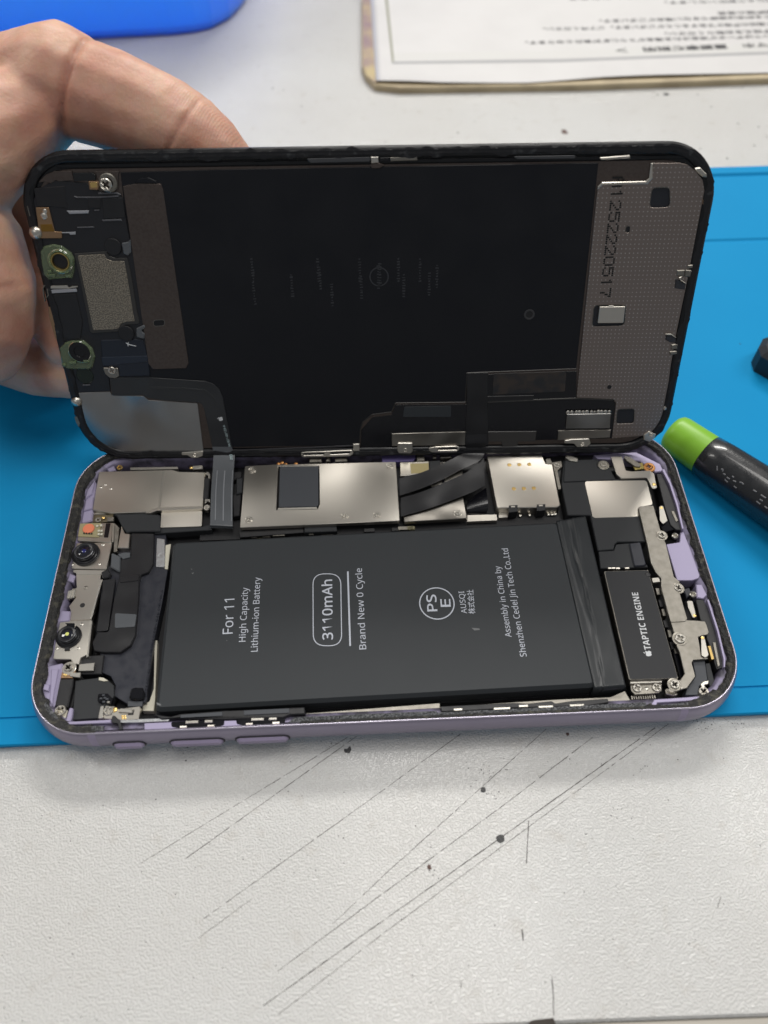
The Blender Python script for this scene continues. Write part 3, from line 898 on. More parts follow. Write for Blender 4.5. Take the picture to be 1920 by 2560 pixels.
screw(PH, (144.53, 64.28), 8.35, 0.9, copper, h=0.35)
lathe('screw_lug', PH, nickel_dull, (*(133.25, 65.54), 8.0), [(1.5, 0), (1.5, 0.25), (1.3, 0.35), (0, 0.35)], 24)
screw(PH, (133.24, 65.62), 8.3, 0.85, nickel_bright, h=0.3)
rivet(ub, (144.50, 58.49), 8.7, 0.5, gold, 'gold_tip')
# black trim inside the right wall
plate('wall_trim', PH, black, [(145.97, 61.89), (147.54, 62.01), (148.59, 46.14), (148.07, 44.69), (146.66, 44.89), (145.69, 46.27), (145.50, 50.91)], 6, 8.5, b=0.12)
plate('wall_trim', PH, black_gloss, [(143.57, 51.21), (146.96, 51.05), (146.87, 45.36), (143.72, 44.46), (143.14, 46.94)], 5, 8.2, b=0.1)
plate('wall_trim', PH, black, [(146.42, 25.89), (148.08, 25.91), (148.65, 23.48), (148.54, 11.13), (148.11, 9.18), (146.49, 8.84), (146.38, 15.24), (146.11, 21.16)], 6, 8.4, b=0.12)
for q in ([(146.75, 50.17), (147.42, 50.25), (147.79, 47.27), (147.15, 47.05)], [(147.19, 15.05), (147.81, 15.08), (147.27, 9.69), (146.67, 9.16)]):
    plate('wire_spring', PH, nickel_dull, q, 8.0, 8.75, b=0.08)
plate('lilac_pocket', PH, lilac_in, [(143.30, 40.97), (146.72, 41.43), (147.56, 44.05), (148.40, 44.36), (148.80, 38.36), (149.07, 32.09), (148.57, 31.30), (146.82, 30.84), (143.43, 30.99)], 5, 8.4, b=0.15, fil=0.4)
plate('lilac_wall', PH, lilac_in, [(147.32, 29.61), (148.70, 29.54), (149.17, 26.69), (148.09, 25.80), (146.66, 26.12)], 6, 8.8, b=0.2)
for q in ([(147.29, 62.55), (147.95, 62.75), (148.60, 58.19), (148.72, 52.08), (148.25, 44.63), (147.80, 44.45), (148.18, 51.74), (148.08, 57.95)], [(148.53, 25.26), (148.98, 25.30), (149.07, 17.55), (148.60, 10.81), (147.94, 8.88), (147.63, 8.90), (148.14, 10.69), (148.63, 17.42)]):
    plate('wall_lip', PH, lilac_in, q, 8.2, 9.3, b=0.06)
plate('pocket_block', PH, tape_navy, [(144.31, 28.81), (145.87, 29.22), (146.10, 27.47), (144.58, 26.45)], 6, 8.2, b=0.2)
for p in ((146.03, 43.18), (146.11, 27.21)):
    lathe('ring_pin', PH, nickel_bright, (p[0], p[1], 8.0), [(0.8, 0), (0.8, 0.6), (0.62, 0.75), (0.45, 0.6), (0.45, 0.1), (0, 0.1)], 20)
plate('silver_pad', PH, nickel_bright, [(137.75, 31.89), (139.48, 32.03), (139.50, 30.75), (137.73, 30.61)], 7.5, 8.5, b=0.1)
for i, q in enumerate([(138.79, 28.93), (138.73, 25.80), (138.86, 23.48), (138.56, 20.61), (138.92, 18.20), (138.73, 15.28), (139.28, 14.24)]):
    plate('side_terminal', PH, (nickel_dull, black)[i % 2], quad(q[0] - 0.45, q[1] - 0.9, q[0] + 0.45, q[1] + 0.9), 5, 7.4, b=0.08)
plate('side_rail', PH, black_gloss, [(138.54, 14.03), (140.00, 14.31), (139.86, 8.80), (138.49, 7.53)], 4.5, 7.2, b=0.1)
plate('port_cover', PH, pad_grey, [(141.88, 11.13), (144.63, 11.24), (143.98, 6.58), (141.83, 5.37), (141.04, 3.40), (138.30, 3.52), (139.03, 4.95), (141.66, 7.65)], 5, 8.0, b=0.12, fil=0.2)
plate('port_cover_side', PH, housing, [(144.64, 10.63), (145.73, 10.72), (145.51, 5.73), (144.24, 5.37), (144.16, 6.75)], 5, 7.6, b=0.1)
plate('hook', PH, nickel, [(142.91, 6.33), (144.04, 6.50), (143.77, 5.69), (142.81, 5.40), (143.08, 4.69), (142.12, 4.95), (142.13, 5.76)], 7.4, 8.3, b=0.1)
plate('screw_seat', PH, cream, [(141.16, 3.77), (143.43, 4.08), (143.73, 2.86), (142.97, 2.44)], 7.2, 8.0, b=0.1)
screw(PH, (142.32, 4.04), 8.0, 1.05, nickel, h=0.5)
plate('lilac_sill', PH, lilac_in, [(131.30, 2.59), (142.23, 2.91), (142.67, 2.36), (142.36, 1.97), (131.74, 1.78), (131.35, 0.88), (130.58, 0.86), (130.31, 1.45)], 5, 8.8, b=0.15)
plate('solder_foot', PH, nickel, [(134.84, 5.49), (136.45, 5.69), (137.22, 5.11), (137.04, 3.90), (135.99, 3.81), (134.68, 4.28)], 6, 7.2, b=0.15, fil=0.3)
# ---------------------------------------------------------------- foam and key contacts along the near wall
def foam_strip(q, z0, z1):
    a, b, c, d = [Vector(v) for v in q]
    n = max(8, int((b - a).length / 0.35))
    verts, faces = [], []
    for i in range(n + 1):
        t = i / n
        for j in range(6):
            p = a.lerp(b, t).lerp(d.lerp(c, t), j / 5)
            h = z1 + 0.22 * noise.noise(Vector((p.x * 2.3, p.y * 2.3, 1))) + 0.12 * noise.noise(Vector((p.x * 6, p.y * 6, 3)))
            verts.append((p.x, p.y, z0 if j in (0, 5) else h))
    faces = [(i * 6 + j, i * 6 + j + 1, (i + 1) * 6 + j + 1, (i + 1) * 6 + j) for i in range(n) for j in range(5)]
    obj('foam_strip', mesh(verts, faces), foam, PH)
foam_strip([(54.28, 0.51), (85.28, 0.41), (85.43, 2.32), (56.08, 2.26)], 8.2, 9.0)
foam_strip([(78.44, 0.71), (129.11, 0.79), (129.43, 2.21), (78.88, 1.84)], 8.2, 9.05)
foam_strip([(130.80, 0.60), (142.28, 0.88), (142.64, 2.19), (131.70, 1.21)], 8.3, 9.1)
foam_strip([(7.66, 0.77), (16.81, 0.37), (16.54, 2.10), (9.30, 2.28)], 8.3, 9.15)
foam_strip([(1.57, 8.05), (2.96, 8.27), (7.80, 2.75), (6.78, 1.33)], 8.3, 9.2)
for q in ([(-0.27, 17.22), (0.41, 17.19), (0.98, 9.15), (0.19, 9.19)], [(-0.54, 58.59), (1.16, 58.15), (1.85, 36.94), (0.17, 37.02)], [(150.98, 24.06), (152.11, 24.01), (150.90, 11.00), (149.50, 11.06)]):
    a, b, c, d = [Vector(v) for v in q]
    verts, faces = [], []
    n = 70
    for i in range(n + 1):
        t = i / n
        for j in range(5):
            p = a.lerp(d, t).lerp(b.lerp(c, t), j / 4)
            verts.append((max(0.35, min(150.5, p.x + 0.15 * noise.noise(Vector((p.y * 2, j, 0))))), p.y, 9.1 + 0.25 * noise.noise(Vector((p.x * 3, p.y * 3, 8))) - (0.5 if j in (0, 4) else 0)))
    faces = [(i * 5 + j, i * 5 + j + 1, (i + 1) * 5 + j + 1, (i + 1) * 5 + j) for i in range(n) for j in range(4)]
    obj('grime_strip', mesh(verts, faces), grime, PH)
kb = plate('key_bracket', PH, black, [(25.81, 3.98), (30.14, 3.21), (32.12, 3.70), (41.18, 4.00), (45.26, 3.97), (57.91, 4.04), (58.11, 2.48), (54.97, 2.47), (53.50, 1.92), (45.37, 2.04), (40.94, 2.09), (32.22, 2.78), (28.36, 2.64)], 6.5, 9.1, b=0.2, fil=0.2)
plate('key_cover', kb, pad_grey, [(32.17, 3.43), (40.85, 3.67), (40.91, 2.82), (32.24, 2.74)], 9.0, 9.25, b=0.06)
plate('key_cover', kb, pad_grey, [(45.29, 3.78), (54.76, 3.83), (54.78, 2.82), (45.35, 2.77)], 9.0, 9.25, b=0.06)
plate('lilac_sill', PH, lilac_in, [(24.72, 2.15), (30.24, 2.14), (41.68, 1.94), (53.86, 1.82), (53.18, 0.07), (35.96, -0.05), (24.98, 0.17)], 6, 8.75, b=0.1)
plate('key_slot', PH, black_gloss, [(30.22, 2.10), (41.27, 2.15), (41.36, 1.00), (39.91, 0.68), (32.20, 0.72), (30.51, 1.10)], 6, 8.83, b=0.05, fil=0.4)
plate('key_slot', PH, black_gloss, [(43.68, 2.12), (53.84, 2.24), (53.88, 0.91), (52.04, 0.68), (45.42, 0.71), (43.92, 1.11)], 6, 8.83, b=0.05, fil=0.4)
for c, w in zip([(34.62, 1.89), (38.08, 1.89), (48.18, 1.90), (51.35, 1.88)], (2.7, 1.7, 2.7, 1.7)):
    plate('key_contact', PH, nickel_bright, quad(c[0] - w / 2, c[1] - 0.32, c[0] + w / 2, c[1] + 0.32), 8.6, 9.0, b=0.1)
for c in [(32.95, 0.94), (38.64, 0.91), (46.53, 0.95), (52.05, 0.93)]:
    plate('key_clip', PH, nickel, quad(c[0] - 0.75, c[1] - 0.22, c[0] + 0.75, c[1] + 0.22), 8.7, 9.0, b=0.08)
rb = plate('side_bracket', PH, black, [(86.23, 2.98), (101.79, 3.08), (104.75, 2.79), (109.69, 3.12), (110.35, 2.55), (113.80, 2.94), (121.55, 3.11), (121.56, 2.21), (116.96, 1.75), (100.89, 1.95), (90.79, 1.74), (86.40, 1.81)], 6.5, 9.0, b=0.15, fil=0.2)
for c, w in zip([(89.88, 2.09), (99.08, 1.91), (108.24, 1.90), (114.80, 1.92), (103.61, 2.26)], (1.8, 3.5, 3.1, 3.1, 2.0)):
    plate('side_contact', PH, nickel_bright, quad(c[0] - w / 2, c[1] - 0.25, c[0] + w / 2, c[1] + 0.25), 8.6, 9.1, b=0.08)
plate('silver_rail', PH, nickel_dull, [(57.94, 2.74), (86.32, 3.24), (86.42, 4.42), (58.12, 3.39)], 5, 7.2, b=0.1)
plate('silver_rail', PH, nickel_dull, [(77.86, 3.23), (86.20, 3.64), (110.18, 4.17), (122.78, 4.21), (126.11, 5.47), (126.81, 3.43), (130.05, 2.58), (123.17, 2.41), (86.11, 2.55), (77.82, 2.52)], 5, 7.0, b=0.1)
# ---------------------------------------------------------------- cameras and the left end
# flash module
fm = plate('flash_module', PH, nickel, [(2.64, 53.46), (10.49, 53.25), (10.90, 47.50), (2.64, 48.46)], 6.5, 8.3, b=0.12, fil=0.25)
plate('flash_board', fm, M('flex_amber', (0.33, 0.29, 0.16), 0.45), [(2.53, 53.26), (7.63, 53.24), (7.79, 49.02), (2.69, 49.50)], 8.2, 8.5, b=0.05)
fo = [(4.95, 51.53), (3.55, 51.60)]
lathe('orange_disc', fm, orange, (*fo[0], 8.45), [(0, 0.35), (math.dist(*fo) * 0.92, 0.35), (math.dist(*fo), 0.25), (math.dist(*fo), 0)], 30)
for i in range(4):
    a = Vector((4.12, 50.24)).lerp(Vector((5.95, 50.02)), i / 3)
    plate('disc_foot', fm, black, quad(a.x - 0.15, a.y - 0.15, a.x + 0.15, a.y + 0.15), 8.4, 8.82, b=0)
plate('flash_slot', fm, black_gloss, [(8.81, 53.11), (9.92, 53.06), (9.97, 48.96), (8.93, 49.01)], 8.1, 8.38, b=0.03, fil=0.15)
for p in [(7.53, 50.78), (7.69, 49.80), (8.20, 50.75), (8.36, 49.77), (6.95, 52.21), (7.81, 52.35)]:
    plate('flash_component', fm, cream, quad(p[0] - 0.28, p[1] - 0.3, p[0] + 0.28, p[1] + 0.3), 8.4, 8.75, b=0.04)
screw(PH, (6.56, 54.49), 7.8, 0.7, nickel_bright, h=0.3)
rivet(PH, (7.71, 55.15), 7.9, 0.4, gold, 'gold_contact')
plate('contact_block', PH, nickel_dull, [(8.67, 55.25), (10.29, 55.24), (10.39, 53.99), (8.81, 53.95)], 7, 8.0, b=0.1)
plate('contact_plate', PH, M('brass_dark', (0.22, 0.19, 0.13), 0.4, 1.0), [(4.85, 56.27), (9.88, 56.19), (10.06, 54.02), (4.92, 54.04)], 6.8, 7.6, b=0.06)
def camera(qs, base_c, r1, top_c, holes, gl, name, hgt):
    pl = plate(name, PH, nickel, qs, 5.0, 8.0, b=0.12, fil=0.25)
    c = Vector(base_c)
    lathe('lens_ring', pl, black, (c.x, c.y, 7.98), [(r1, 0), (r1 * 1.0, 0.35), (r1 * 0.93, 0.5), (r1 * 0.86, 0.35), (r1 * 0.84, 0.2)], 40, smooth=False)
    lens = lathe('lens_barrel', pl, M('barrel_black', (0.018, 0.018, 0.021), 0.28), (c.x, c.y, 7.98), [(r1 * 0.86, 0), (r1 * 0.86, 0.45), (r1 * 0.80, 0.6), (r1 * 0.74, 0.6), (r1 * 0.74, hgt * 0.7), (r1 * 0.70, hgt * 0.75), (r1 * 0.66, hgt * 0.75), (r1 * 0.66, hgt), (r1 * 0.60, hgt + 0.08), (r1 * 0.50, hgt + 0.02), (r1 * 0.40, hgt - 0.35)], 44)
    lathe('lens_trim', pl, M('trim_grey', (0.16, 0.165, 0.18), 0.3, 0.8), (c.x, c.y, 7.98), [(r1 * 0.665, hgt - 0.10), (r1 * 0.672, hgt - 0.02), (r1 * 0.64, hgt + 0.04)], 44)
    lathe('lens_glass', pl, lens_glass, (c.x, c.y, 7.98), [(0, hgt - 0.10), (r1 * 0.2, hgt - 0.14), (r1 * 0.45, hgt - 0.3)], 36, smooth=True)
    lathe('lens_reflection', pl, gl, (c.x, c.y, 7.98), [(0, hgt - 0.07), (r1 * 0.11, hgt - 0.08), (r1 * 0.15, hgt - 0.12)], 20, smooth=True)  # small coloured disc paints a reflection on the glass
    for p in holes:
        rivet(pl, p, 7.98, 0.42, nickel_bright, 'dimple')
    return pl
cu_ = [(5.33, 44.61), (2.08, 44.76)]
camera([(2.37, 47.98), (11.05, 47.69), (10.77, 40.23), (1.55, 40.85)], cu_[0], math.dist(*cu_), None, [(8.91, 47.17), (2.59, 41.92), (8.89, 41.77)], lens_blue, 'upper_camera', 1.7)
plate('camera_edge', PH, nickel_bright, [(1.47, 40.79), (10.83, 40.17), (10.06, 38.99), (3.87, 39.17), (3.62, 39.77), (1.50, 40.19)], 6.8, 7.7, b=0.08)
br = plate('camera_bridge', PH, nickel, [(3.71, 39.22), (9.69, 39.02), (9.65, 37.88), (10.15, 37.54), (9.63, 32.48), (9.25, 27.31), (4.48, 27.22), (4.18, 29.92), (3.64, 30.94), (4.86, 33.32), (3.92, 33.68), (3.44, 35.59), (4.54, 35.63)], 6.0, 7.7, b=0.12, fil=0.25)
rivet(br, (6.67, 35.67), 7.68, 0.5, nickel_dull, 'dimple')
lathe('bridge_hole', br, black_matt, (*(6.71, 31.05), 7.69), [(0, 0.03), (0.55, 0.03), (0.6, 0)], 20)
plate('bridge_fold', br, nickel_bright, [(9.70, 37.72), (10.29, 37.57), (9.79, 32.35), (9.59, 28.71), (9.33, 27.20), (9.02, 27.27)], 7.0, 7.85, b=0.06)
for q in [(3.13, 33.96), (3.66, 34.09), (4.28, 34.13)]:
    plate('bridge_spring', PH, nickel_bright, quad(q[0] - 0.35, q[1] - 1.2, q[0] + 0.3, q[1] + 1.0), 7.0, 8.0, b=0.15)
cl_ = [(5.26, 23.03), (2.44, 23.16)]
lc = camera([(1.86, 27.06), (9.41, 27.09), (9.94, 18.52), (8.70, 17.77), (8.60, 16.25), (7.19, 16.59), (6.60, 17.53), (2.73, 17.81)], cl_[0], math.dist(*cl_), None, [(7.54, 26.03), (2.98, 20.33), (7.82, 20.11)], lens_yellow, 'lower_camera', 1.6)
plate('lens_key', lc, black, [(4.74, 20.63), (5.92, 20.63), (6.05, 19.65), (4.95, 19.61)], 7.9, 8.4, b=0.1)
plate('lens_tab', lc, black_gloss, [(4.37, 25.66), (6.47, 25.56), (6.80, 24.30), (5.59, 24.80)], 8.2, 9.7, b=0.1)
plate('camera_fold', lc, nickel_bright, [(9.20, 27.04), (9.76, 26.89), (10.35, 18.07), (9.88, 17.81)], 6.5, 8.05, b=0.08)
# black cover and flexes between cameras and battery
plate('board_cover', PH, housing, [(9.45, 56.29), (17.70, 56.42), (19.28, 55.63), (21.07, 55.47), (21.73, 54.90), (22.25, 50.44), (15.12, 50.69), (14.06, 50.39), (12.63, 52.29), (11.00, 55.39)], 5, 8.0, b=0.2, fil=0.3)
plate('cover_ledge', PH, housing, [(20.05, 55.71), (21.54, 55.64), (21.90, 51.87), (32.11, 51.76), (34.25, 52.55), (34.55, 50.69), (25.86, 50.38), (20.71, 50.27)], 5, 7.4, b=0.15)
plate('antenna_clip', PH, nickel, [(12.59, 52.51), (13.71, 50.17), (15.05, 49.94), (15.27, 45.86), (12.61, 46.05)], 6, 8.1, b=0.15)
plate('clip_strip', PH, nickel_dull, [(10.70, 53.50), (12.02, 52.09), (12.52, 45.15), (11.66, 45.12)], 6.2, 7.8, b=0.1)
plate('clip_strip', PH, nickel_bright, [(10.22, 53.53), (10.75, 53.32), (11.36, 47.87), (10.88, 47.83)], 6.2, 8.0, b=0.1)
plate('tape_base', PH, tape_navy, [(14.45, 51.19), (23.12, 50.97), (24.86, 40.63), (24.56, 32.20), (24.73, 34.31), (23.85, 22.05), (23.83, 7.54), (20.02, 7.30), (16.78, 9.33), (16.84, 11.52), (15.46, 13.80), (13.49, 14.73), (12.18, 19.64), (10.56, 24.73), (9.81, 38.02), (10.66, 41.60)], FL, 6.6, b=0.1)
seam = [(24.06, 34.28), (23.90, 28.64), (23.63, 24.10), (23.50, 19.68), (23.54, 15.09), (23.59, 10.63), (23.84, 7.63)]
for (xa_, ya_), (xb_, yb_) in zip(seam, seam[1:]):
    for i in range(7):
        t = i / 7
        p = Vector((xa_, ya_)).lerp(Vector((xb_, yb_)), t + random.uniform(-.04, .04))
        plate('tape_wrinkle', PH, tape_navy, [(p.x - 0.28, p.y + 0.1), (p.x, p.y - 0.35), (p.x + 0.25, p.y), (p.x + 0.05, p.y + 0.38)], 6.4, 6.6 + random.uniform(0.1, 0.3), b=0.1)
plate('foil_tape', PH, foil, [(21.29, 49.09), (23.22, 48.76), (24.12, 41.63), (23.98, 40.81), (22.03, 41.00)], 6.5, 7.0, b=0.05)
plate('foil_tape', PH, cream, [(23.61, 47.08), (24.82, 47.37), (24.90, 40.27), (24.18, 40.37)], 6.5, 6.9, b=0.05)
cf = plate('camera_flex', PH, flex_black, [(14.92, 50.58), (20.65, 50.21), (21.47, 41.57), (20.56, 39.30), (18.90, 38.66), (18.78, 36.78), (19.28, 31.95), (19.76, 23.28), (19.05, 20.66), (17.04, 19.01), (13.31, 19.18), (11.13, 19.62), (10.40, 21.63), (11.17, 24.26), (13.61, 24.15), (13.57, 32.41), (13.95, 38.29), (13.51, 43.27), (15.88, 43.67)], 6.6, 7.5, b=0.15, fil=0.6)
for q in ([(10.17, 37.59), (13.22, 37.78), (13.32, 34.26), (13.47, 24.34), (10.94, 24.22), (10.68, 34.38)], [(14.15, 38.06), (18.62, 38.84), (18.69, 37.05), (14.36, 36.66)], [(14.42, 28.75), (19.40, 28.22), (19.42, 25.04), (14.91, 24.94)]):
    plate('flex_layer', cf, flex_grey if q[0][1] < 32 else flex_black, q, 7.4, 7.68, b=0.08, fil=0.4)
plate('flex_fold', PH, flex_grey, [(11.23, 44.98), (13.56, 43.69), (14.05, 39.36), (11.56, 40.95)], 7.0, 7.9, b=0.2, fil=0.3)
plate('flex_fold', PH, flex_black, [(9.66, 39.56), (10.95, 40.32), (11.98, 39.12), (11.60, 37.90), (10.23, 37.74)], 7.0, 8.0, b=0.2, fil=0.3)
plate('flex_hook', PH, flex_grey, [(12.70, 44.47), (14.21, 44.91), (15.65, 44.84), (15.84, 43.48), (14.19, 43.05)], 7.2, 7.8, b=0.1, fil=0.2)
# lower left corner
plate('lilac_wall', PH, lilac_in, [(1.68, 16.04), (5.19, 16.76), (5.20, 12.41), (5.21, 6.81), (4.50, 6.43), (2.00, 8.47), (1.29, 9.34), (1.98, 11.84)], 5.5, 8.3, b=0.3, fil=0.5)
plate('lilac_rib', PH, lilac_in, [(3.04, 15.11), (4.64, 15.19), (4.71, 9.91), (4.91, 6.84), (4.04, 7.99), (3.64, 11.36)], 8.2, 8.7, b=0.15)
plate('lilac_rib', PH, lilac_in, [(2.24, 11.71), (3.46, 11.58), (3.52, 9.96), (2.23, 10.44)], 8.2, 8.8, b=0.15)
plate('lilac_wall', PH, lilac_in, [(4.30, 66.96), (5.24, 53.99), (2.71, 53.40), (2.50, 63.25)], 5.5, 8.3, b=0.25, fil=0.5)
for q in ([(4.14, 66.43), (3.98, 61.92), (2.58, 60.50), (2.71, 63.28)], [(4.56, 61.15), (4.87, 57.46), (2.77, 56.84), (2.86, 59.75)]):
    plate('lilac_rib', PH, lilac_in, q, 8.2, 8.7, b=0.2)
plate('lilac_wall', PH, lilac_in, [(2.47, 39.47), (3.86, 38.75), (3.64, 36.83), (2.16, 37.38)], 5.5, 8.2, b=0.2)
plate('lilac_wall', PH, lilac_in, [(2.21, 29.69), (4.43, 29.44), (4.68, 26.84), (1.98, 26.66)], 5.5, 8.2, b=0.2)
plate('lilac_wall', PH, lilac_in, [(6.23, 70.16), (7.93, 71.06), (8.75, 69.66), (6.98, 69.23)], 5.5, 8.3, b=0.2)
plate('lilac_wall', PH, lilac_in, [(131.50, 68.98), (142.56, 69.47), (147.83, 65.26), (148.18, 62.90), (145.96, 62.62), (142.83, 66.47), (132.19, 67.76)], 5.5, 8.2, b=0.2)
plate('contact_plate', PH, bronze, [(5.19, 15.37), (8.12, 14.96), (7.66, 13.17), (5.06, 13.29)], 6.5, 7.9, b=0.08)
lathe('screw_washer', PH, nickel, (*(6.56, 15.52), 7.6), [(1.55, 0), (1.55, 0.35), (1.4, 0.45), (0.9, 0.45)], 28)
screw(PH, (6.44, 15.64), 8.0, 1.0, nickel, h=0.4)
rivet(PH, (6.02, 14.12), 7.9, 0.5, gold, 'gold_contact')
plate('contact_bridge', PH, nickel_bright, [(6.86, 14.37), (9.32, 14.40), (9.41, 13.15), (7.15, 13.52)], 7.5, 8.1, b=0.1)
plate('flat_spring', PH, nickel_bright, [(8.63, 16.36), (11.91, 16.58), (11.96, 14.69), (8.71, 14.75)], 7.6, 8.0, b=0.08)
plate('black_bar', PH, black, [(8.16, 18.60), (13.41, 18.65), (13.61, 14.12), (9.05, 14.26)], 5, 7.3, b=0.15)
plate('black_bar', PH, black, [(5.13, 13.10), (7.96, 13.05), (8.09, 11.54), (7.94, 6.51), (5.11, 6.91), (4.51, 12.13)], 5.5, 8.0, b=0.2, fil=0.2)
plate('dark_gap', PH, black_matt, [(7.74, 12.83), (8.51, 12.66), (8.40, 7.29), (7.68, 6.91)], 5, 6.5, b=0.1)
plate('screw_seat', PH, cream, [(4.96, 6.37), (7.95, 6.10), (7.82, 3.65), (7.08, 3.42), (4.88, 5.41)], 6.5, 7.9, b=0.12, fil=0.3)
screw(PH, (6.65, 5.80), 7.9, 1.2, nickel, h=0.6)
plate('lilac_post', PH, lilac_in, [(8.40, 6.55), (9.17, 6.24), (9.29, 4.46), (9.12, 3.25), (8.07, 3.37), (8.19, 5.19)], 6, 8.2, b=0.2, fil=0.3)
plate('square_shield', PH, housing, [(8.21, 12.81), (13.18, 13.28), (15.07, 12.78), (16.71, 11.33), (17.14, 8.99), (15.14, 4.16), (9.15, 3.98)], 5, 7.4, b=0.12, fil=0.2)
plate('white_arc', PH, cream, [(13.26, 13.29), (14.27, 13.13), (15.42, 12.36), (14.40, 12.30), (13.31, 12.62)], 7.2, 7.6, b=0.05)
cp = plate('component_tray', PH, black_gloss, [(13.63, 9.56), (15.62, 9.58), (16.95, 8.38), (16.82, 7.05), (14.74, 7.09), (13.78, 7.99)], 6.8, 7.6, b=0.2, fil=0.3)
for p in [(14.20, 8.91), (14.61, 8.27), (15.01, 8.98), (15.41, 8.37), (15.29, 7.52), (15.91, 8.08), (16.27, 7.40), (14.44, 7.74)]:
    plate('tiny_component', cp, random.choice((nickel_bright, black_gloss, pad_grey)), quad(p[0] - 0.3, p[1] - 0.22, p[0] + 0.3, p[1] + 0.22), 7.5, 8.0, b=0.08)
ch = plate('coated_chip', PH, black_gloss, [(20.50, 10.39), (21.37, 10.63), (23.05, 10.50), (23.52, 9.44), (23.51, 7.96), (22.02, 7.68), (20.42, 8.23)], 6.6, 7.7, b=0.35, fil=0.4)
plate('chip_carrier', PH, pad_grey, [(20.06, 7.81), (23.27, 7.67), (23.30, 6.47), (20.23, 6.60)], 6.5, 7.0, b=0.06)
plate('silver_pad', PH, nickel_bright, [(14.84, 6.40), (15.53, 6.65), (15.92, 3.76), (14.75, 3.75)], 7.4, 8.2, b=0.1, fil=0.3)
cn = plate('connector_plate', PH, nickel, [(15.84, 6.56), (17.84, 6.33), (18.06, 5.66), (23.17, 6.10), (23.37, 5.69), (23.28, 3.34), (19.56, 3.19), (15.98, 3.72)], 7.2, 8.2, b=0.1, fil=0.25)
screw(cn, (16.77, 5.29), 8.2, 1.05, nickel_bright, h=0.25)
plate('connector_clip', cn, nickel_bright, [(19.22, 5.71), (21.78, 5.41), (22.00, 4.66), (21.65, 4.47), (18.85, 4.80)], 8.1, 8.6, b=0.12, fil=0.2)
plate('connector_slot', cn, black, [(21.88, 5.36), (22.15, 5.27), (22.04, 4.23), (20.91, 4.23), (20.92, 4.54), (21.82, 4.55)], 8.1, 8.3, b=0.02)
rivet(cn, (17.94, 5.50), 8.2, 0.6, gold, 'gold_contact')
for p in [(19.80, 4.07), (20.31, 4.05), (19.94, 3.62), (20.45, 3.60)]:
    rivet(cn, p, 8.19, 0.26, gold, 'gold_contact')
plate('lilac_sill', PH, lilac_in, [(8.05, 3.14), (17.72, 3.23), (17.97, 2.45), (9.17, 2.45), (8.31, 1.72)], 6, 8.8, b=0.15)
plate('torn_tape', PH, black, [(18.08, 3.88), (18.73, 3.73), (19.90, 2.51), (20.64, 0.82), (19.92, 0.72), (19.46, 2.15), (18.32, 2.32), (17.90, 2.93)], 8.7, 9.25, b=0.05)
plate('silver_rail', PH, foil, [(19.67, 3.00), (24.40, 3.05), (29.77, 3.00), (29.85, 2.30), (24.50, 2.27), (19.76, 2.35)], 7.5, 8.85, b=0.08)
plate('battery_well', PH, cream, [(23.58, 22.60), (24.20, 22.57), (25.39, 8.31), (25.41, 6.02), (22.96, 6.12), (22.92, 7.47), (24.24, 8.22), (24.79, 11.07)], FL, 5.4, b=0.05)

# ================================================================== display half, held upright behind the body
DM = Matrix.Translation(Vector([0.6078, 72.7523, 8.7793])) @ Matrix([[0.9993662, 0.0072633, -0.0348479], [-0.0349913, 0.3802468, -0.9242229], [0.0065379, 0.9248565, 0.38026]]).to_4x4()
DMs = Matrix.Translation(Vector([0.6078, 72.7523, 8.7793]) * S) @ Matrix([[0.9993662, 0.0072633, -0.0348479], [-0.0349913, 0.3802468, -0.9242229], [0.0065379, 0.9248565, 0.38026]]).to_4x4()
DI = DM.inverted()
DS = thing('phone_display', 'black phone display seen from behind, held upright by the hand, dotted metal panel', 'phone display', DMs, local=True)
def loc3(pts, z):
    """world points at height z (mm) in the display's own axes"""
    return [DI @ Vector((p[0], p[1], z)) for p in pts]
DL, DW, DR = 148.3, 73.1, 11.7
fr = ring_sweep('frame', DS, frame_black, 0, 0, DL, DW, DR, [(-2.5, -1.1), (-2.3, -0.25), (-1.9, -0.05), (-0.75, 0.0), (-0.15, -0.25), (0, -0.7), (0, -1.4), (-0.2, -2.05), (-1.2, -2.2)])
plate('front_glass', DS, glass_black, rrect(0.3, 0.3, DL - 0.3, DW - 0.3, DR - 0.3, 10), -2.3, -1.3, b=0.15)
plate('tray', DS, black_gloss, rrect(1.6, 1.6, DL - 1.6, DW - 1.6, DR - 1.6, 10), -1.25, -0.85, b=0)
ring_sweep('frame_adhesive', DS, M('frame_grime', (0.006, 0.006, 0.008), 0.45, var=(2.2, 0.60, 0.75), col2=(0.05, 0.053, 0.056), bump=(0.8, 0.6, 0.12)), 0, 0, DL, DW, DR, [(-0.45, 0.0), (-0.7, 0.09), (-1.1, 0.05), (-1.5, 0.08), (-1.85, 0.0)], jit=0.06, smooth=False)
plate('back_plate', DS, brown_metal, rrect(2.7, 2.7, DL - 2.9, 69.55, 9.0, 8), -0.9, -0.55, b=0.08)
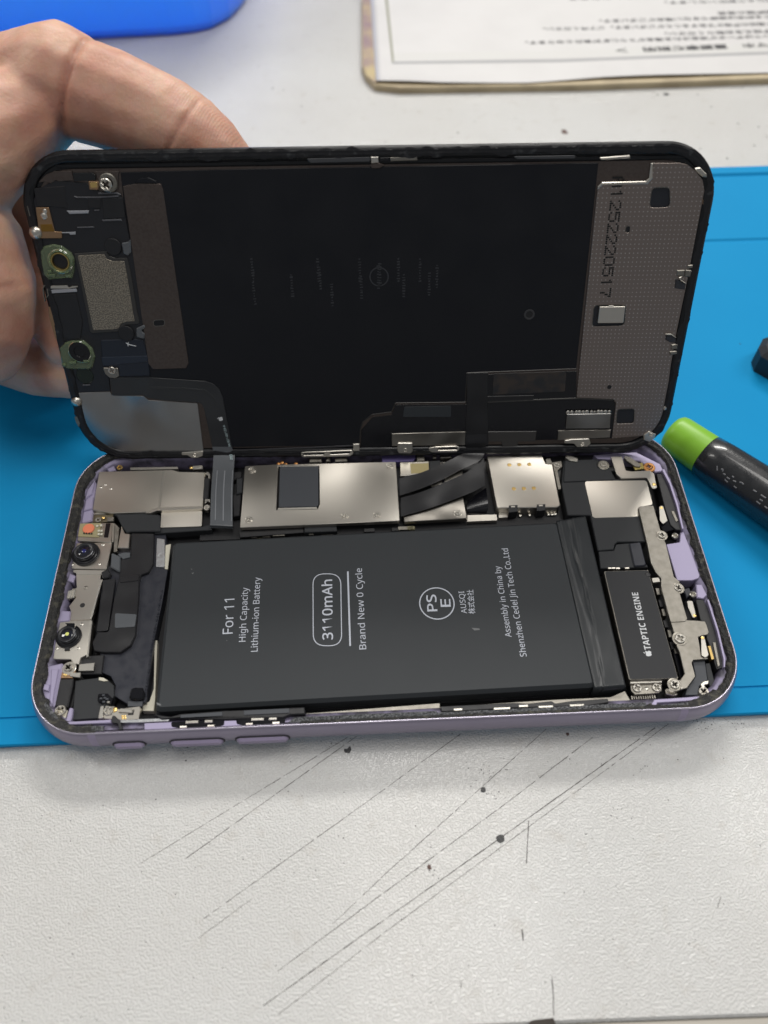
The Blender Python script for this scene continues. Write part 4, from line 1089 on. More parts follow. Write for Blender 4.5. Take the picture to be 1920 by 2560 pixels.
# shelf between the frame and the panel along the top
plate('top_rail', DS, frame_black, quad(9, 69.7, 141, 70.5), -0.9, -0.35, b=0.12)
for q in ([(61.46, 70.93), (74.85, 71.04), (74.74, 70.15), (62.31, 70.08)], [(104.60, 70.75), (117.56, 70.80), (117.58, 70.15), (105.51, 70.20)], [(17.11, 72.20), (26.41, 72.07), (26.81, 71.62), (17.64, 71.66)]):
    plate('rail_insert', DS, M('rail_grey', (0.055, 0.057, 0.062), 0.4), q, -0.6, 0.02, b=0.08, fil=0.3)
plate('rail_clip', DS, nickel_bright, [(74.92, 71.06), (76.53, 71.09), (76.57, 69.90), (75.05, 69.80)], -0.6, 0.05, b=0.1)
plate('rail_clip', DS, brown_metal, [(74.56, 69.48), (75.21, 69.77), (76.83, 69.80), (77.95, 69.43), (76.81, 68.81), (75.19, 68.78)], -0.6, -0.1, b=0.1, fil=0.4)
plate('rail_clip', DS, nickel_dull, [(78.93, 70.91), (84.56, 71.04), (84.73, 70.23), (79.09, 70.16)], -0.6, 0.0, b=0.1)
plate('rail_slot', DS, black_gloss, [(76.84, 70.86), (78.77, 70.89), (78.77, 70.29), (76.83, 70.20)], -0.5, 0.06, b=0.02)
plate('rail_clip', DS, nickel_bright, [(122.68, 70.30), (128.88, 70.66), (129.14, 70.00), (123.07, 69.79)], -0.6, 0.03, b=0.15)
# black graphite sheet
gs = plate('graphite_sheet', DS, graphite, [(22.18, 68.74), (44.05, 69.01), (97.82, 69.16), (122.63, 69.21), (123.32, 23.16), (97.10, 22.46), (96.97, 14.81), (97.31, 14.72), (79.81, 14.77), (78.76, 12.35), (73.95, 11.71), (71.59, 9.69), (70.91, 7.55), (70.54, 3.17), (38.36, 3.11), (37.80, 2.23), (35.31, 13.62), (33.68, 21.38), (20.55, 22.45), (21.22, 33.70), (21.78, 63.25)], -0.6, -0.3, b=0.1)
edge_pts = [(123.30, 23.18), (97.10, 22.49), (96.97, 14.84), (97.30, 14.75), (79.81, 14.79), (78.76, 12.38), (73.95, 11.73), (71.59, 9.72), (70.91, 7.58), (70.55, 3.20)]
for a, b in zip(edge_pts, edge_pts[1:]):
    a, b = Vector(a), Vector(b)
    d = (b - a).normalized()
    n_ = Vector((-d.y, d.x)) * 0.13
    plate('sheet_edge', gs, M('edge_dark_grey', (0.05, 0.047, 0.045), 0.35, 0.5), [tuple(a + n_), tuple(a - n_), tuple(b - n_), tuple(b + n_)], -0.5, -0.2, b=0.08)
st = plate('brown_strip', DS, brown_metal, [(22.20, 66.02), (25.07, 66.47), (30.30, 66.40), (30.64, 65.28), (30.34, 25.96), (29.53, 24.71), (21.53, 24.59), (20.67, 26.10)], -0.4, -0.15, b=0.08, fil=0.3)
oval = [(23.68, 36.78), (26.42, 36.86), (26.17, 35.34), (23.49, 35.23)]
plate('oval_hole', st, black_gloss, oval, -0.3, -0.12, b=0.0, fil=1.2)
outline('oval_rim', st, nickel_dull, fillet(oval, 1.2), 0.1, -0.11)
plate('bump_arc', DS, graphite, [(24.81, 66.68), (26.10, 67.52), (27.93, 67.71), (29.44, 66.98), (29.68, 66.49)], -0.4, -0.1, b=0.1)
# faint offset print left on the sheet by the old battery
ghost = [(76.26, 46.01), (74.35, 46.04)]
outline('ghost_print', gs, print_faint, circ(ghost[0], 2.2, 30), 0.28, -0.285)
for q in [(47.87, 47.73), (47.69, 42.47), (62.60, 47.52), (62.91, 45.78), (71.95, 47.39), (72.19, 43.54), (80.62, 47.27), (81.83, 43.76), (85.47, 47.20), (87.60, 44.03), (89.31, 45.76), (65.44, 41.86), (56.44, 44.12), (76.44, 46.29), (76.08, 45.77)]:
    verts, faces = [], []
    for i in range(9):
        y = q[1] + (i - 4) * 0.62
        k = len(verts)
        w_ = random.uniform(0.15, 0.4)
        verts += [(q[0] - w_, y, -0.285), (q[0] + w_, y, -0.285), (q[0] + w_, y + random.uniform(0.15, 0.5), -0.285), (q[0] - w_, y + random.uniform(0.1, 0.4), -0.285)]
        faces.append((k, k + 1, k + 2, k + 3))
    obj('ghost_print', mesh(verts, faces), print_faint, gs)
gc = [(110.88, 36.79)]
lathe('pin_hole', gs, M('pin_grey', (0.07, 0.07, 0.075), 0.4, 0.6), (*gc[0], -0.32), [(1.25, 0), (1.25, 0.1), (1.0, 0.14), (0.8, 0.1), (0.8, 0.05)], 24)
lathe('pin_hole', gs, black_matt, (*gc[0], -0.31), [(0, 0.04), (0.8, 0.04)], 20)
# ---------------------------------------------------------------- dotted metal panel at the right
def dotted_metal():
    m = bpy.data.materials.new('dotted_metal')
    m.use_nodes = True
    nt = m.node_tree
    p = nt.nodes['Principled BSDF']
    p.inputs['Metallic'].default_value = 1.0
    p.inputs['Roughness'].default_value = 0.40
    tc = nt.nodes.new('ShaderNodeTexCoord')
    sx = nt.nodes.new('ShaderNodeSeparateXYZ')
    nt.links.new(tc.outputs['Object'], sx.inputs[0])
    def mth(op, a, b=None, c=None):
        n = nt.nodes.new('ShaderNodeMath')
        n.operation = op
        for i, v in enumerate((a, b, c)):
            if v is None:
                continue
            if isinstance(v, (int, float)):
                n.inputs[i].default_value = v
            else:
                nt.links.new(v, n.inputs[i])
        return n.outputs[0]
    sk = mth('MULTIPLY_ADD', sx.outputs['Y'], 0.02, sx.outputs['X'])
    fx = mth('ABSOLUTE', mth('SUBTRACT', mth('FRACT', mth('MULTIPLY', sk, 1 / 0.00092)), 0.5))
    fy = mth('ABSOLUTE', mth('SUBTRACT', mth('FRACT', mth('MULTIPLY', sx.outputs['Y'], 1 / 0.00098)), 0.5))
    d = mth('SQRT', mth('ADD', mth('MULTIPLY', fx, fx), mth('MULTIPLY', fy, fy)))
    dot = mth('LESS_THAN', d, 0.14)
    nz = nt.nodes.new('ShaderNodeTexNoise')
    nz.inputs['Scale'].default_value = 130
    nt.links.new(tc.outputs['Object'], nz.inputs['Vector'])
    dot = mth('MULTIPLY', dot, mth('MULTIPLY', nz.outputs['Fac'], 1.7))
    mx = nt.nodes.new('ShaderNodeMix')
    mx.data_type = 'RGBA'
    mx.inputs['A'].default_value = (0.31, 0.26, 0.235, 1)
    mx.inputs['B'].default_value = (0.62, 0.58, 0.54, 1)
    nt.links.new(dot, mx.inputs['Factor'])
    nt.links.new(mx.outputs['Result'], p.inputs['Base Color'])
    b = nt.nodes.new('ShaderNodeBump')
    b.inputs['Strength'].default_value = 0.15
    b.inputs['Distance'].default_value = 0.00005
    nt.links.new(d, b.inputs['Height'])
    nt.links.new(b.outputs['Normal'], p.inputs['Normal'])
    return m
dm = dotted_metal()
h1 = fillet([(134.54, 64.18), (138.41, 64.19), (139.28, 60.10), (134.71, 60.04)], 1.0)
h2 = fillet([(134.67, 12.39), (139.01, 12.49), (139.49, 8.41), (134.99, 8.31)], 0.8)
h3 = fillet([(125.55, 38.80), (132.91, 38.84), (133.31, 33.77), (125.71, 33.66)], 1.0)
h4 = fillet([(130.22, 56.31), (131.22, 56.36), (131.37, 54.92), (130.37, 54.87)], 0.6)
dp = plate('dotted_panel', DS, dm, [(134.12, 69.00), (139.67, 68.99), (141.36, 68.60), (143.21, 67.43), (145.14, 65.57), (145.97, 63.40), (145.96, 53.46), (145.95, 42.87), (145.80, 32.32), (145.95, 23.47), (146.57, 13.72), (146.28, 9.94), (145.06, 6.95), (143.27, 4.89), (134.59, 4.27), (134.38, 7.97), (134.16, 14.07), (133.37, 15.08), (124.29, 15.62), (124.08, 22.20), (123.08, 63.10), (123.15, 64.09), (123.94, 64.79), (133.24, 64.97), (134.13, 65.88), (134.23, 67.25)], -0.5, -0.2, b=0.08, holes=[h1, h2, h3, h4])
for h in (h1, h2, h3, h4):
    plate('panel_opening', dp, M('opening_dark', (0.012, 0.014, 0.02), 0.5), offset([tuple(p) for p in (h if area2(h) > 0 else h[::-1])], -0.1), -0.56, -0.5, b=0)
    outline('opening_rim', dp, nickel_dull, h, 0.08, -0.19)
lathe('small_hole', dp, black_matt, (*(131.93, 18.34), -0.2), [(0, 0.02), (0.5, 0.02), (0.55, 0)], 16)
plate('panel_fold', dp, nickel, [(122.97, 63.81), (123.06, 64.61), (123.84, 65.40), (133.05, 65.52), (133.67, 66.12), (133.58, 69.03), (134.03, 69.02), (134.46, 66.05), (133.55, 64.89), (124.09, 64.78), (123.43, 64.29)], -0.4, -0.05, b=0.14)
chip = plate('panel_chip', dp, nickel, [(126.84, 38.56), (132.71, 38.55), (132.87, 34.59), (126.86, 34.60)], -0.5, 0.25, b=0.12, fil=0.25)
plate('chip_tab', chip, nickel_bright, [(128.85, 38.82), (129.99, 38.80), (129.97, 38.44), (128.91, 38.38)], -0.2, 0.2, b=0.04)
# dot matrix code stamped on the panel, read downwards
F57 = {'A': ['01110', '10001', '10001', '11111', '10001', '10001', '10001'], '1': ['00100', '01100', '00100', '00100', '00100', '00100', '00100'], '2': ['01110', '10001', '00001', '00010', '00100', '01000', '11111'],
       '5': ['11111', '10000', '11110', '00001', '00001', '10001', '01110'], '0': ['01110', '10001', '10001', '10001', '10001', '10001', '01110'], '7': ['11111', '00001', '00010', '00010', '00100', '00100', '00100']}
cs = [(127.22, 66.25), (127.83, 40.15), (126.15, 66.27), (128.29, 66.24)]
c0, c1 = Vector(cs[0]), Vector(cs[1])
hgt = (Vector(cs[3]) - Vector(cs[2])).length
dd_ = (c1 - c0) / 11.0
dn = dd_.normalized()
uu = Vector((-dn.y, dn.x))
verts, faces = [], []
for k, chh in enumerate('A1252220517'):
    o_ = c0 + dd_ * k
    for r_, row in enumerate(F57[chh]):
        for q_, bit in enumerate(row):
            if bit == '1':
                p = o_ + dn * (q_ / 4 * dd_.length * 0.72) + uu * ((3 - r_) / 6 * hgt)
                b0 = len(verts)
                verts += [(p.x + 0.23 * math.cos(t * 1.0472), p.y + 0.23 * math.sin(t * 1.0472), -0.185) for t in range(6)]
                faces.append(tuple(range(b0, b0 + 6)))
obj('stamped_code', mesh(verts, faces), print_black, dp)
# clips and tan strip along the right edge
plate('tan_strip', DS, strip_tan, [(145.77, 53.37), (146.69, 53.02), (146.77, 30.65), (145.94, 30.66)], -0.9, -0.5, b=0.05)
for q in ([(143.14, 46.61), (144.91, 46.64), (144.98, 45.12), (143.26, 45.36)], [(145.02, 46.64), (146.48, 46.62), (146.47, 44.99), (145.09, 45.12)], [(145.41, 47.70), (146.52, 47.80), (146.59, 46.88), (145.39, 46.93)], [(145.01, 29.06), (146.66, 29.39), (146.92, 27.95), (145.13, 27.80)], [(144.86, 27.38), (147.11, 27.59), (147.06, 26.62), (145.15, 26.41)]):
    plate('edge_clip', DS, nickel_dull, q, -0.5, 0.05, b=0.18)
for q in ([(143.18, 44.60), (144.20, 44.37), (145.66, 43.58), (145.71, 42.15), (144.70, 42.28), (143.35, 42.52)], [(143.34, 31.45), (144.70, 31.43), (145.82, 30.83), (145.95, 29.52), (144.81, 29.54), (143.43, 30.27)]):
    plate('edge_tape', DS, M('torn_grey', (0.03, 0.03, 0.036), 0.5, bump=(0.6, 1.0, 0.3)), q, -0.3, 0.1, b=0.2)
for q in ([(143.72, 45.06), (144.34, 45.21), (144.36, 44.51), (145.60, 43.72), (145.45, 43.62), (144.17, 44.35)], [(143.18, 31.85), (144.36, 31.89), (145.00, 31.47), (145.78, 30.93), (145.63, 30.81), (144.55, 31.47), (143.29, 31.55)]):
    plate('torn_foil', DS, nickel_bright, q, -0.1, 0.3, b=0.06)
plate('corner_clip', DS, nickel_bright, [(142.68, 67.94), (143.94, 68.13), (145.65, 66.84), (145.93, 65.98), (144.80, 66.24), (143.49, 67.11)], -0.6, 0.2, b=0.2, fil=0.3)
plate('corner_clip', DS, bronze, [(145.88, 61.57), (147.17, 61.68), (147.20, 60.60), (145.99, 60.68)], -0.6, 0.0, b=0.08)
cc = plate('corner_clip', DS, nickel, [(142.32, 5.24), (143.51, 6.31), (145.50, 5.50), (145.31, 4.32), (144.22, 3.15), (142.56, 3.79)], -0.6, 0.2, b=0.2, fil=0.3)
screw(cc, (144.13, 5.35), 0.2, 0.6, nickel_bright, h=0.2)
rivet(DS, (146.64, 12.56), -0.1, 0.6, nickel, 'solder_bead')
# ---------------------------------------------------------------- recess with the display cable connectors
rc = plate('cable_recess', DS, black_gloss, [(71.14, 7.47), (74.01, 10.87), (78.75, 11.44), (79.80, 14.24), (97.35, 14.11), (97.16, 14.32), (97.33, 21.88), (123.54, 22.50), (124.30, 15.34), (133.63, 14.79), (134.23, 13.78), (134.67, 4.14), (97.53, 3.58), (70.75, 2.20)], -0.8, -0.45, b=0.05)
plate('grey_label', rc, M('label_slate', (0.030, 0.036, 0.042), 0.5), [(81.94, 13.73), (93.54, 13.81), (93.56, 10.78), (81.63, 10.95)], -0.5, -0.35, b=0.04)
plate('dark_sticker', rc, M('sticker_dark', (0.020, 0.021, 0.024), 0.3, var=(3, 0.4, 0.6), col2=(0.045, 0.035, 0.03)), [(103.53, 22.17), (121.06, 22.55), (121.27, 17.22), (103.56, 16.66)], -0.5, -0.35, b=0.05, fil=0.4)
plate('recess_step', rc, black, [(102.30, 16.26), (113.84, 16.38), (113.76, 15.15), (102.38, 14.77)], -0.5, -0.3, b=0.08)
plate('recess_edge', rc, M('edge_grey2', (0.08, 0.078, 0.075), 0.35, 0.6), [(102.45, 14.92), (124.14, 15.56), (133.42, 15.01), (133.47, 14.67), (124.18, 15.18), (102.47, 14.50)], -0.5, -0.3, b=0.05)
ck = plate('silver_chip', rc, grey_metal, [(122.35, 11.36), (133.21, 11.37), (133.48, 7.27), (122.49, 7.35)], -0.5, 0.15, b=0.08)
for i in range(12):
    q = Vector((122.57, 11.78)).lerp(Vector((132.89, 11.80)), i / 11)
    rivet(ck, (q.x + random.uniform(-.2, .2), q.y), 0.0, random.uniform(0.28, 0.55), nickel_bright, 'solder_bead')
lw = plate('lower_band', rc, steel_dark, [(78.82, 6.40), (97.64, 6.69), (97.41, 2.83), (78.79, 2.84)], -0.6, -0.2, b=0.08)
plate('lower_band', rc, M('band_grey', (0.06, 0.058, 0.058), 0.35, 0.4), [(102.74, 6.62), (115.26, 6.52), (115.20, 3.63), (110.90, 3.61), (110.72, 2.41), (106.99, 2.33), (106.51, 3.67), (102.59, 3.82)], -0.6, -0.2, b=0.08)
plate('lower_band', rc, steel_dark, [(120.76, 6.66), (133.94, 6.68), (133.97, 4.50), (120.89, 3.90)], -0.6, -0.2, b=0.08)
# hooks along the lower edge
for tq_, scw in (([(80.19, 3.97), (84.04, 3.92), (84.12, 1.56), (83.57, 0.87), (80.58, 0.98), (80.18, 1.62)], (82.21, 1.92)), ([(122.44, 4.00), (124.35, 4.41), (128.71, 4.44), (129.26, 3.11), (128.52, 2.14), (125.98, 2.09), (124.97, 3.08), (122.61, 3.20)], (127.15, 2.93)), ([(25.04, 1.97), (30.73, 2.33), (30.37, 0.90), (28.96, 0.38), (27.38, 0.41), (26.50, 1.18), (25.05, 1.25)], (28.39, 1.26))):
    hk = plate('screw_tab', DS, nickel_bright, tq_, -0.4, 0.25, b=0.12, fil=0.3)
    screw(hk, scw, 0.24, 0.55, nickel, h=0.2)
slot_a = fillet([(56.18, 1.29), (61.48, 1.42), (61.45, 0.79), (56.14, 0.73)], 0.4)
slot_b = fillet([(63.03, 1.53), (68.11, 1.67), (68.09, 1.04), (62.99, 0.84)], 0.4)
plate('hook_loop', DS, nickel, fillet([(55.52, 1.64), (68.83, 2.08), (68.85, 0.82), (67.91, 0.27), (56.16, 0.09), (55.51, 0.52)], 0.6), -0.3, 0.2, b=0.08, holes=[slot_a, slot_b])
plate('hook_foot', DS, nickel_bright, [(68.95, 3.74), (70.54, 3.79), (70.55, 1.77), (68.94, 1.66)], -0.3, 0.15, b=0.1)
slot_c = fillet([(90.40, 2.27), (95.46, 2.37), (95.48, 1.74), (90.41, 1.68)], 0.4)
plate('hook_loop', DS, nickel, fillet([(88.04, 2.41), (89.93, 2.72), (95.13, 2.86), (95.94, 2.53), (95.97, 1.73), (95.14, 1.05), (89.04, 1.07), (88.27, 1.57)], 0.6), -0.3, 0.2, b=0.08, holes=[slot_c])
plate('lower_rail', DS, M('rail_dark', (0.05, 0.05, 0.055), 0.35, 0.5), [(39.03, 2.30), (55.39, 2.82), (68.93, 3.32), (68.91, 2.90), (55.35, 2.34), (38.98, 1.88)], -0.7, -0.1, b=0.05)
# ---------------------------------------------------------------- earpiece end
ep = plate('earpiece_block', DS, M('earpiece_black', (0.011, 0.0115, 0.015), 0.5, bump=(0.3, 0.2, 0.02)), [(2.46, 63.52), (4.16, 65.68), (7.86, 67.41), (11.70, 67.05), (14.59, 66.77), (16.87, 65.13), (21.25, 64.63), (21.78, 63.25), (21.57, 56.83), (21.85, 52.86), (21.22, 33.70), (20.55, 22.45), (10.50, 22.52), (10.17, 18.96), (1.62, 18.59), (1.17, 20.31), (0.75, 44.91)], -0.85, -0.3, b=0.12)
plate('corner_plate', DS, brown_metal, [(4.42, 67.02), (6.41, 68.57), (8.39, 69.18), (12.05, 69.17), (12.09, 67.34), (8.82, 67.10), (8.27, 67.40), (7.05, 66.77), (6.07, 67.14)], -0.6, -0.2, b=0.08)
plate('corner_plate', DS, brown_metal, [(16.97, 69.06), (22.08, 69.06), (21.58, 68.07), (21.05, 65.34), (20.04, 64.92), (18.84, 65.08), (17.11, 67.13)], -0.6, -0.25, b=0.08)
plate('corner_window', DS, M('window_dark', (0.010, 0.011, 0.013), 0.4), [(12.15, 68.79), (16.27, 68.80), (16.85, 68.30), (16.71, 67.30), (12.08, 67.14)], -0.5, -0.12, b=0.06)
lathe('screw_washer', DS, nickel_dull, (*(19.27, 66.79), -0.3), [(1.95, 0), (1.95, 0.35), (1.75, 0.5), (1.1, 0.5)], 30)
screw(DS, (18.80, 66.45), 0.15, 1.35, nickel, h=0.4)
plate('gold_tab', DS, bronze, [(15.14, 67.12), (17.32, 67.13), (17.12, 65.79), (16.72, 65.37), (15.05, 65.46)], -0.4, 0.0, b=0.08, fil=0.2)
plate('gold_pad', DS, gold, [(15.45, 66.91), (16.99, 66.95), (16.85, 65.88), (15.37, 65.83)], -0.1, 0.03, b=0.02, fil=0.3)
bt_ = plate('bronze_tab', DS, bronze, [(2.70, 61.99), (5.50, 61.98), (5.64, 56.97), (7.12, 56.86), (6.87, 55.51), (1.95, 55.52), (2.45, 59.72)], -0.4, 0.0, b=0.08, fil=0.2)
plate('gold_pad', bt_, M('amber_pad', (0.36, 0.20, 0.05), 0.4, 1.0), [(2.86, 58.51), (5.39, 58.55), (5.57, 56.98), (2.80, 56.99)], -0.1, 0.03, b=0.02)
rivet(bt_, (4.05, 60.25), 0.0, 0.75, nickel_bright, 'solder_bead')
rivet(bt_, (4.49, 61.22), 0.0, 0.5, nickel_bright, 'solder_bead')
for p, r in (((1.38, 56.74), 1.5), ((1.28, 16.35), 1.35)):
    lathe('ball_contact', DS, nickel_bright, (*p, -0.6), [(0, 1.5 * r * 0.7), (r * 0.5, 1.3 * r * 0.7), (r * 0.85, 0.9 * r * 0.7), (r, 0.3 * r), (r, 0)], 22, smooth=True)
bar = M('bar_pale', (0.35, 0.36, 0.39), 0.4)
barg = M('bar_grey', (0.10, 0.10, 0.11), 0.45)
plate('slot_lip', ep, bar, [(9.16, 61.23), (9.63, 60.55), (13.71, 60.60), (13.99, 61.17), (13.54, 61.25), (13.22, 61.21), (9.94, 61.22)], -0.4, -0.1, b=0.1)
for q in ([(11.40, 64.23), (11.97, 64.04), (16.92, 64.01), (20.99, 64.20), (20.92, 63.88), (16.86, 63.72), (11.92, 63.79), (11.49, 63.94)], [(16.63, 64.82), (20.65, 64.84), (21.49, 64.39), (21.29, 64.17), (20.43, 64.50), (16.71, 64.50)], [(10.67, 57.82), (14.39, 57.87), (14.34, 57.61), (10.69, 57.56)], [(16.33, 59.26), (20.52, 59.35), (20.77, 58.89), (20.44, 58.97), (16.50, 58.91)], [(15.11, 61.30), (16.22, 61.34), (16.17, 61.14), (15.14, 61.08)]):
    plate('moulded_rib', ep, barg, q, -0.4, -0.12, b=0.08)
plate('moulded_rib', ep, bar, [(7.02, 56.75), (8.93, 56.77), (10.08, 56.80), (9.95, 56.22), (8.80, 56.20), (8.55, 56.52), (6.97, 56.54)], -0.4, -0.12, b=0.06)
plate('moulded_block', ep, black, [(14.25, 63.70), (17.04, 63.66), (16.61, 61.60), (13.97, 61.64)], -0.4, -0.15, b=0.1)
plate('moulded_block', ep, black, [(17.19, 63.66), (21.85, 63.74), (21.53, 59.58), (16.79, 59.42)], -0.4, -0.18, b=0.12)
plate('moulded_block', ep, black, [(3.18, 65.90), (9.88, 66.24), (9.46, 61.70), (5.95, 62.05), (2.84, 62.09)], -0.4, -0.18, b=0.12)
# mesh of the earpiece
mrim = [(8.75, 52.16), (16.05, 52.53), (16.49, 51.49), (17.69, 51.08), (20.34, 51.04), (20.51, 47.95), (20.29, 38.64), (20.42, 36.57), (20.29, 35.88), (17.05, 35.67), (15.69, 34.73), (15.06, 34.12), (8.89, 33.77), (8.49, 34.30), (8.79, 45.67)]
mm_ = plate('speaker_rim', DS, M('rim_dark', (0.05, 0.048, 0.046), 0.4, 0.3), mrim, -0.5, -0.05, b=0.12, fil=0.3)
plate('speaker_mesh', mm_, speckle, [(9.47, 51.75), (15.38, 51.98), (15.87, 50.84), (17.08, 50.40), (19.57, 50.37), (19.62, 47.96), (19.37, 37.28), (19.41, 36.59), (17.36, 36.44), (16.11, 36.03), (15.30, 34.91), (13.82, 34.67), (9.31, 34.56), (9.44, 45.66)], -0.2, 0.02, b=0.06, fil=0.25)
for q in ([(19.71, 54.30), (21.28, 54.59), (21.88, 55.12), (21.48, 52.24), (20.70, 51.54), (19.74, 51.95)], [(19.46, 34.88), (21.47, 35.73), (21.60, 35.03), (20.53, 34.26), (21.24, 33.46), (20.85, 32.22), (19.08, 32.78)]):
    plate('flex_curl', DS, flex_grey, q, -0.3, 0.2, b=0.2, fil=0.4)
for c, r in (((17.69, 53.52), 1.75), ((16.84, 33.66), 1.75)):
    lathe('dark_well', DS, black_matt, (*c, -0.3), [(0, 0.42), (r, 0.42), (r + 0.1, 0.3), (r + 0.1, 0)], 24)
# clear green camera holders
gr1 = plate('lens_holder', DS, green_ring, [(1.32, 52.86), (2.48, 53.82), (4.67, 54.29), (6.48, 53.86), (8.21, 52.30), (8.60, 51.02), (7.99, 48.47), (7.08, 46.46), (6.17, 46.88), (2.86, 46.68), (1.77, 46.25), (0.83, 47.60), (0.95, 50.18)], -0.8, 0.2, b=0.35, fil=0.4)
g1 = (5.55, 50.62)
lathe('holder_ring', gr1, green_ring, (*g1, 0.15), [(2.75, -0.3), (2.75, 0.4), (2.5, 0.7), (2.2, 0.7), (2.05, 0.4), (2.05, 0.0)], 32)
lathe('gold_ring', gr1, M('ring_gold', (0.50, 0.38, 0.14), 0.3, 1.0), (*g1, 0.15), [(2.05, 0.05), (2.02, 0.55), (1.75, 0.6), (1.62, 0.3), (1.6, 0.06)], 32)
lathe('dark_lens', gr1, black_matt, (*g1, 0.15), [(0, 0.08), (1.68, 0.08)], 28)
gr2 = plate('lens_holder', DS, green_ring, [(0.33, 30.41), (1.83, 31.56), (3.65, 32.06), (6.55, 32.08), (8.18, 30.12), (8.35, 27.95), (7.21, 25.40), (6.53, 24.82), (1.02, 24.90), (-0.01, 25.87)], -0.8, 0.2, b=0.35, fil=0.4)
g2 = (5.16, 29.46)
lathe('holder_ring', gr2, green_ring, (*g2, 0.15), [(2.7, -0.3), (2.7, 0.3), (2.5, 0.5), (2.45, 0.1)], 32)
lathe('dark_lens', gr2, black_gloss, (*g2, 0.15), [(0, 0.08), (1.3, 0.1), (1.4, 0.3), (2.45, 0.35), (2.5, 0.0)], 32)
for c, ww in (((2.87, 47.53), 0.9), ((6.56, 47.32), 0.6), ((2.92, 26.73), 0.8), ((6.27, 27.05), 0.7), ((0.73, 26.21), 0.5), ((2.58, 48.34), 0.5)):
    plate('holder_lug', DS, green_ring, fillet(quad(c[0] - ww, c[1] - 0.3, c[0] + ww, c[1] + 0.4), 0.2), -0.2, 0.7, b=0.15)
dg = (4.80, 23.12)
lathe('tinted_window', DS, M('tinted_glass', (0.010, 0.018, 0.014), 0.15), (*dg, -0.4), [(0, 0.3), (1.9, 0.3), (2.05, 0.2), (2.1, 0)], 30)
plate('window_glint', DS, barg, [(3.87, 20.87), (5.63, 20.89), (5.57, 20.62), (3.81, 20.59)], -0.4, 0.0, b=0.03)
plate('pale_bar', DS, bar, [(1.63, 44.16), (7.51, 44.34), (7.55, 43.63), (1.51, 43.33)], -0.4, 0.0, b=0.08, fil=0.2)
plate('pale_edge', DS, nickel, [(1.60, 45.08), (5.64, 45.14), (5.85, 44.64), (6.67, 44.96), (7.97, 44.94), (7.91, 44.66), (5.87, 44.36), (1.45, 44.43)], -0.4, 0.02, b=0.08)
plate('sensor_block', DS, black, [(1.63, 43.13), (7.26, 43.21), (7.26, 36.42), (5.87, 32.40), (1.95, 32.37), (2.15, 40.43)], -0.5, -0.1, b=0.15)
plate('side_plate', DS, bronze, [(0.18, 40.20), (2.06, 40.43), (1.88, 37.87), (1.52, 32.73), (0.04, 32.57), (-0.21, 36.18), (-0.21, 38.25)], -0.5, -0.05, b=0.08)
plate('side_hook', DS, nickel_dull, [(0.18, 45.17), (0.80, 45.32), (0.19, 44.51), (-0.10, 42.68), (-0.11, 41.59), (-0.38, 41.51), (-0.26, 44.02)], -0.3, 0.15, b=0.06)
plate('side_hook', DS, nickel_dull, [(0.82, 44.42), (1.09, 44.49), (0.99, 42.92), (0.19, 42.18), (0.17, 42.43), (0.75, 43.09)], -0.3, 0.15, b=0.05)
plate('side_hook', DS, nickel_dull, [(0.95, 62.31), (1.12, 62.38), (1.18, 60.29), (0.96, 60.22)], -0.3, 0.1, b=0.04)
plate('side_hook', DS, nickel_dull, [(-0.06, 12.21), (0.73, 12.63), (1.02, 10.49), (0.40, 9.43), (-0.04, 10.94)], -0.5, 0.1, b=0.1)
rb1 = plate('flex_bridge', DS, M('bridge_blue_black', (0.012, 0.017, 0.028), 0.32), [(10.45, 32.03), (16.03, 32.22), (20.45, 32.15), (20.96, 27.28), (20.54, 22.85), (13.01, 22.77), (13.30, 25.19), (9.70, 25.42), (10.05, 29.26)], -0.5, -0.1, b=0.2, fil=0.3)
plate('bridge_band', rb1, M('bridge_band', (0.018, 0.026, 0.042), 0.30), [(9.88, 27.85), (20.78, 28.05), (20.70, 26.60), (9.77, 25.65)], -0.2, 0.0, b=0.1, fil=0.2)
lug = plate('screw_lug', DS, steel_dark, [(9.64, 25.19), (13.30, 25.04), (13.16, 23.00), (12.10, 22.45), (10.73, 22.62), (9.88, 23.61)], -0.4, 0.02, b=0.1, fil=0.3)
screw(lug, (11.75, 24.55), 0.02, 0.95, nickel, h=0.35)
lint = [tuple(p) for p in [(16.27, 31.40), (16.76, 31.30), (17.08, 31.66), (16.92, 31.03), (18.67, 30.56), (18.57, 30.44), (16.93, 30.85), (16.68, 30.41), (16.63, 31.04)]]
plate('lint', DS, print_white, lint, -0.1, 0.05, b=0)
# silver plate and printed cable at the lower left
plate('silver_panel', DS, grey_metal, [(1.92, 18.59), (9.92, 18.88), (10.33, 17.89), (18.00, 17.53), (19.02, 16.44), (30.98, 15.48), (30.62, 2.24), (25.11, 1.83), (9.43, 2.19), (7.10, 2.76), (4.71, 4.58), (2.66, 7.90), (2.00, 11.14), (1.91, 14.73)], -0.6, -0.3, b=0.08)
cab = plate('printed_cable', DS, M('flex_grey_shaded', (0.026, 0.028, 0.031), 0.28, wave=(7, 0.3)), [(10.65, 22.60), (20.60, 22.46), (33.71, 21.34), (35.66, 20.51), (36.80, 19.15), (37.36, 16.93), (38.16, 0.98), (33.19, 1.06), (32.42, 14.09), (32.05, 15.22), (31.23, 15.69), (22.79, 16.40), (18.94, 17.20), (18.11, 17.87), (10.41, 17.98)], -0.35, -0.12, b=0.06)  # same flex as the tail, darker grey paints in its shaded angle
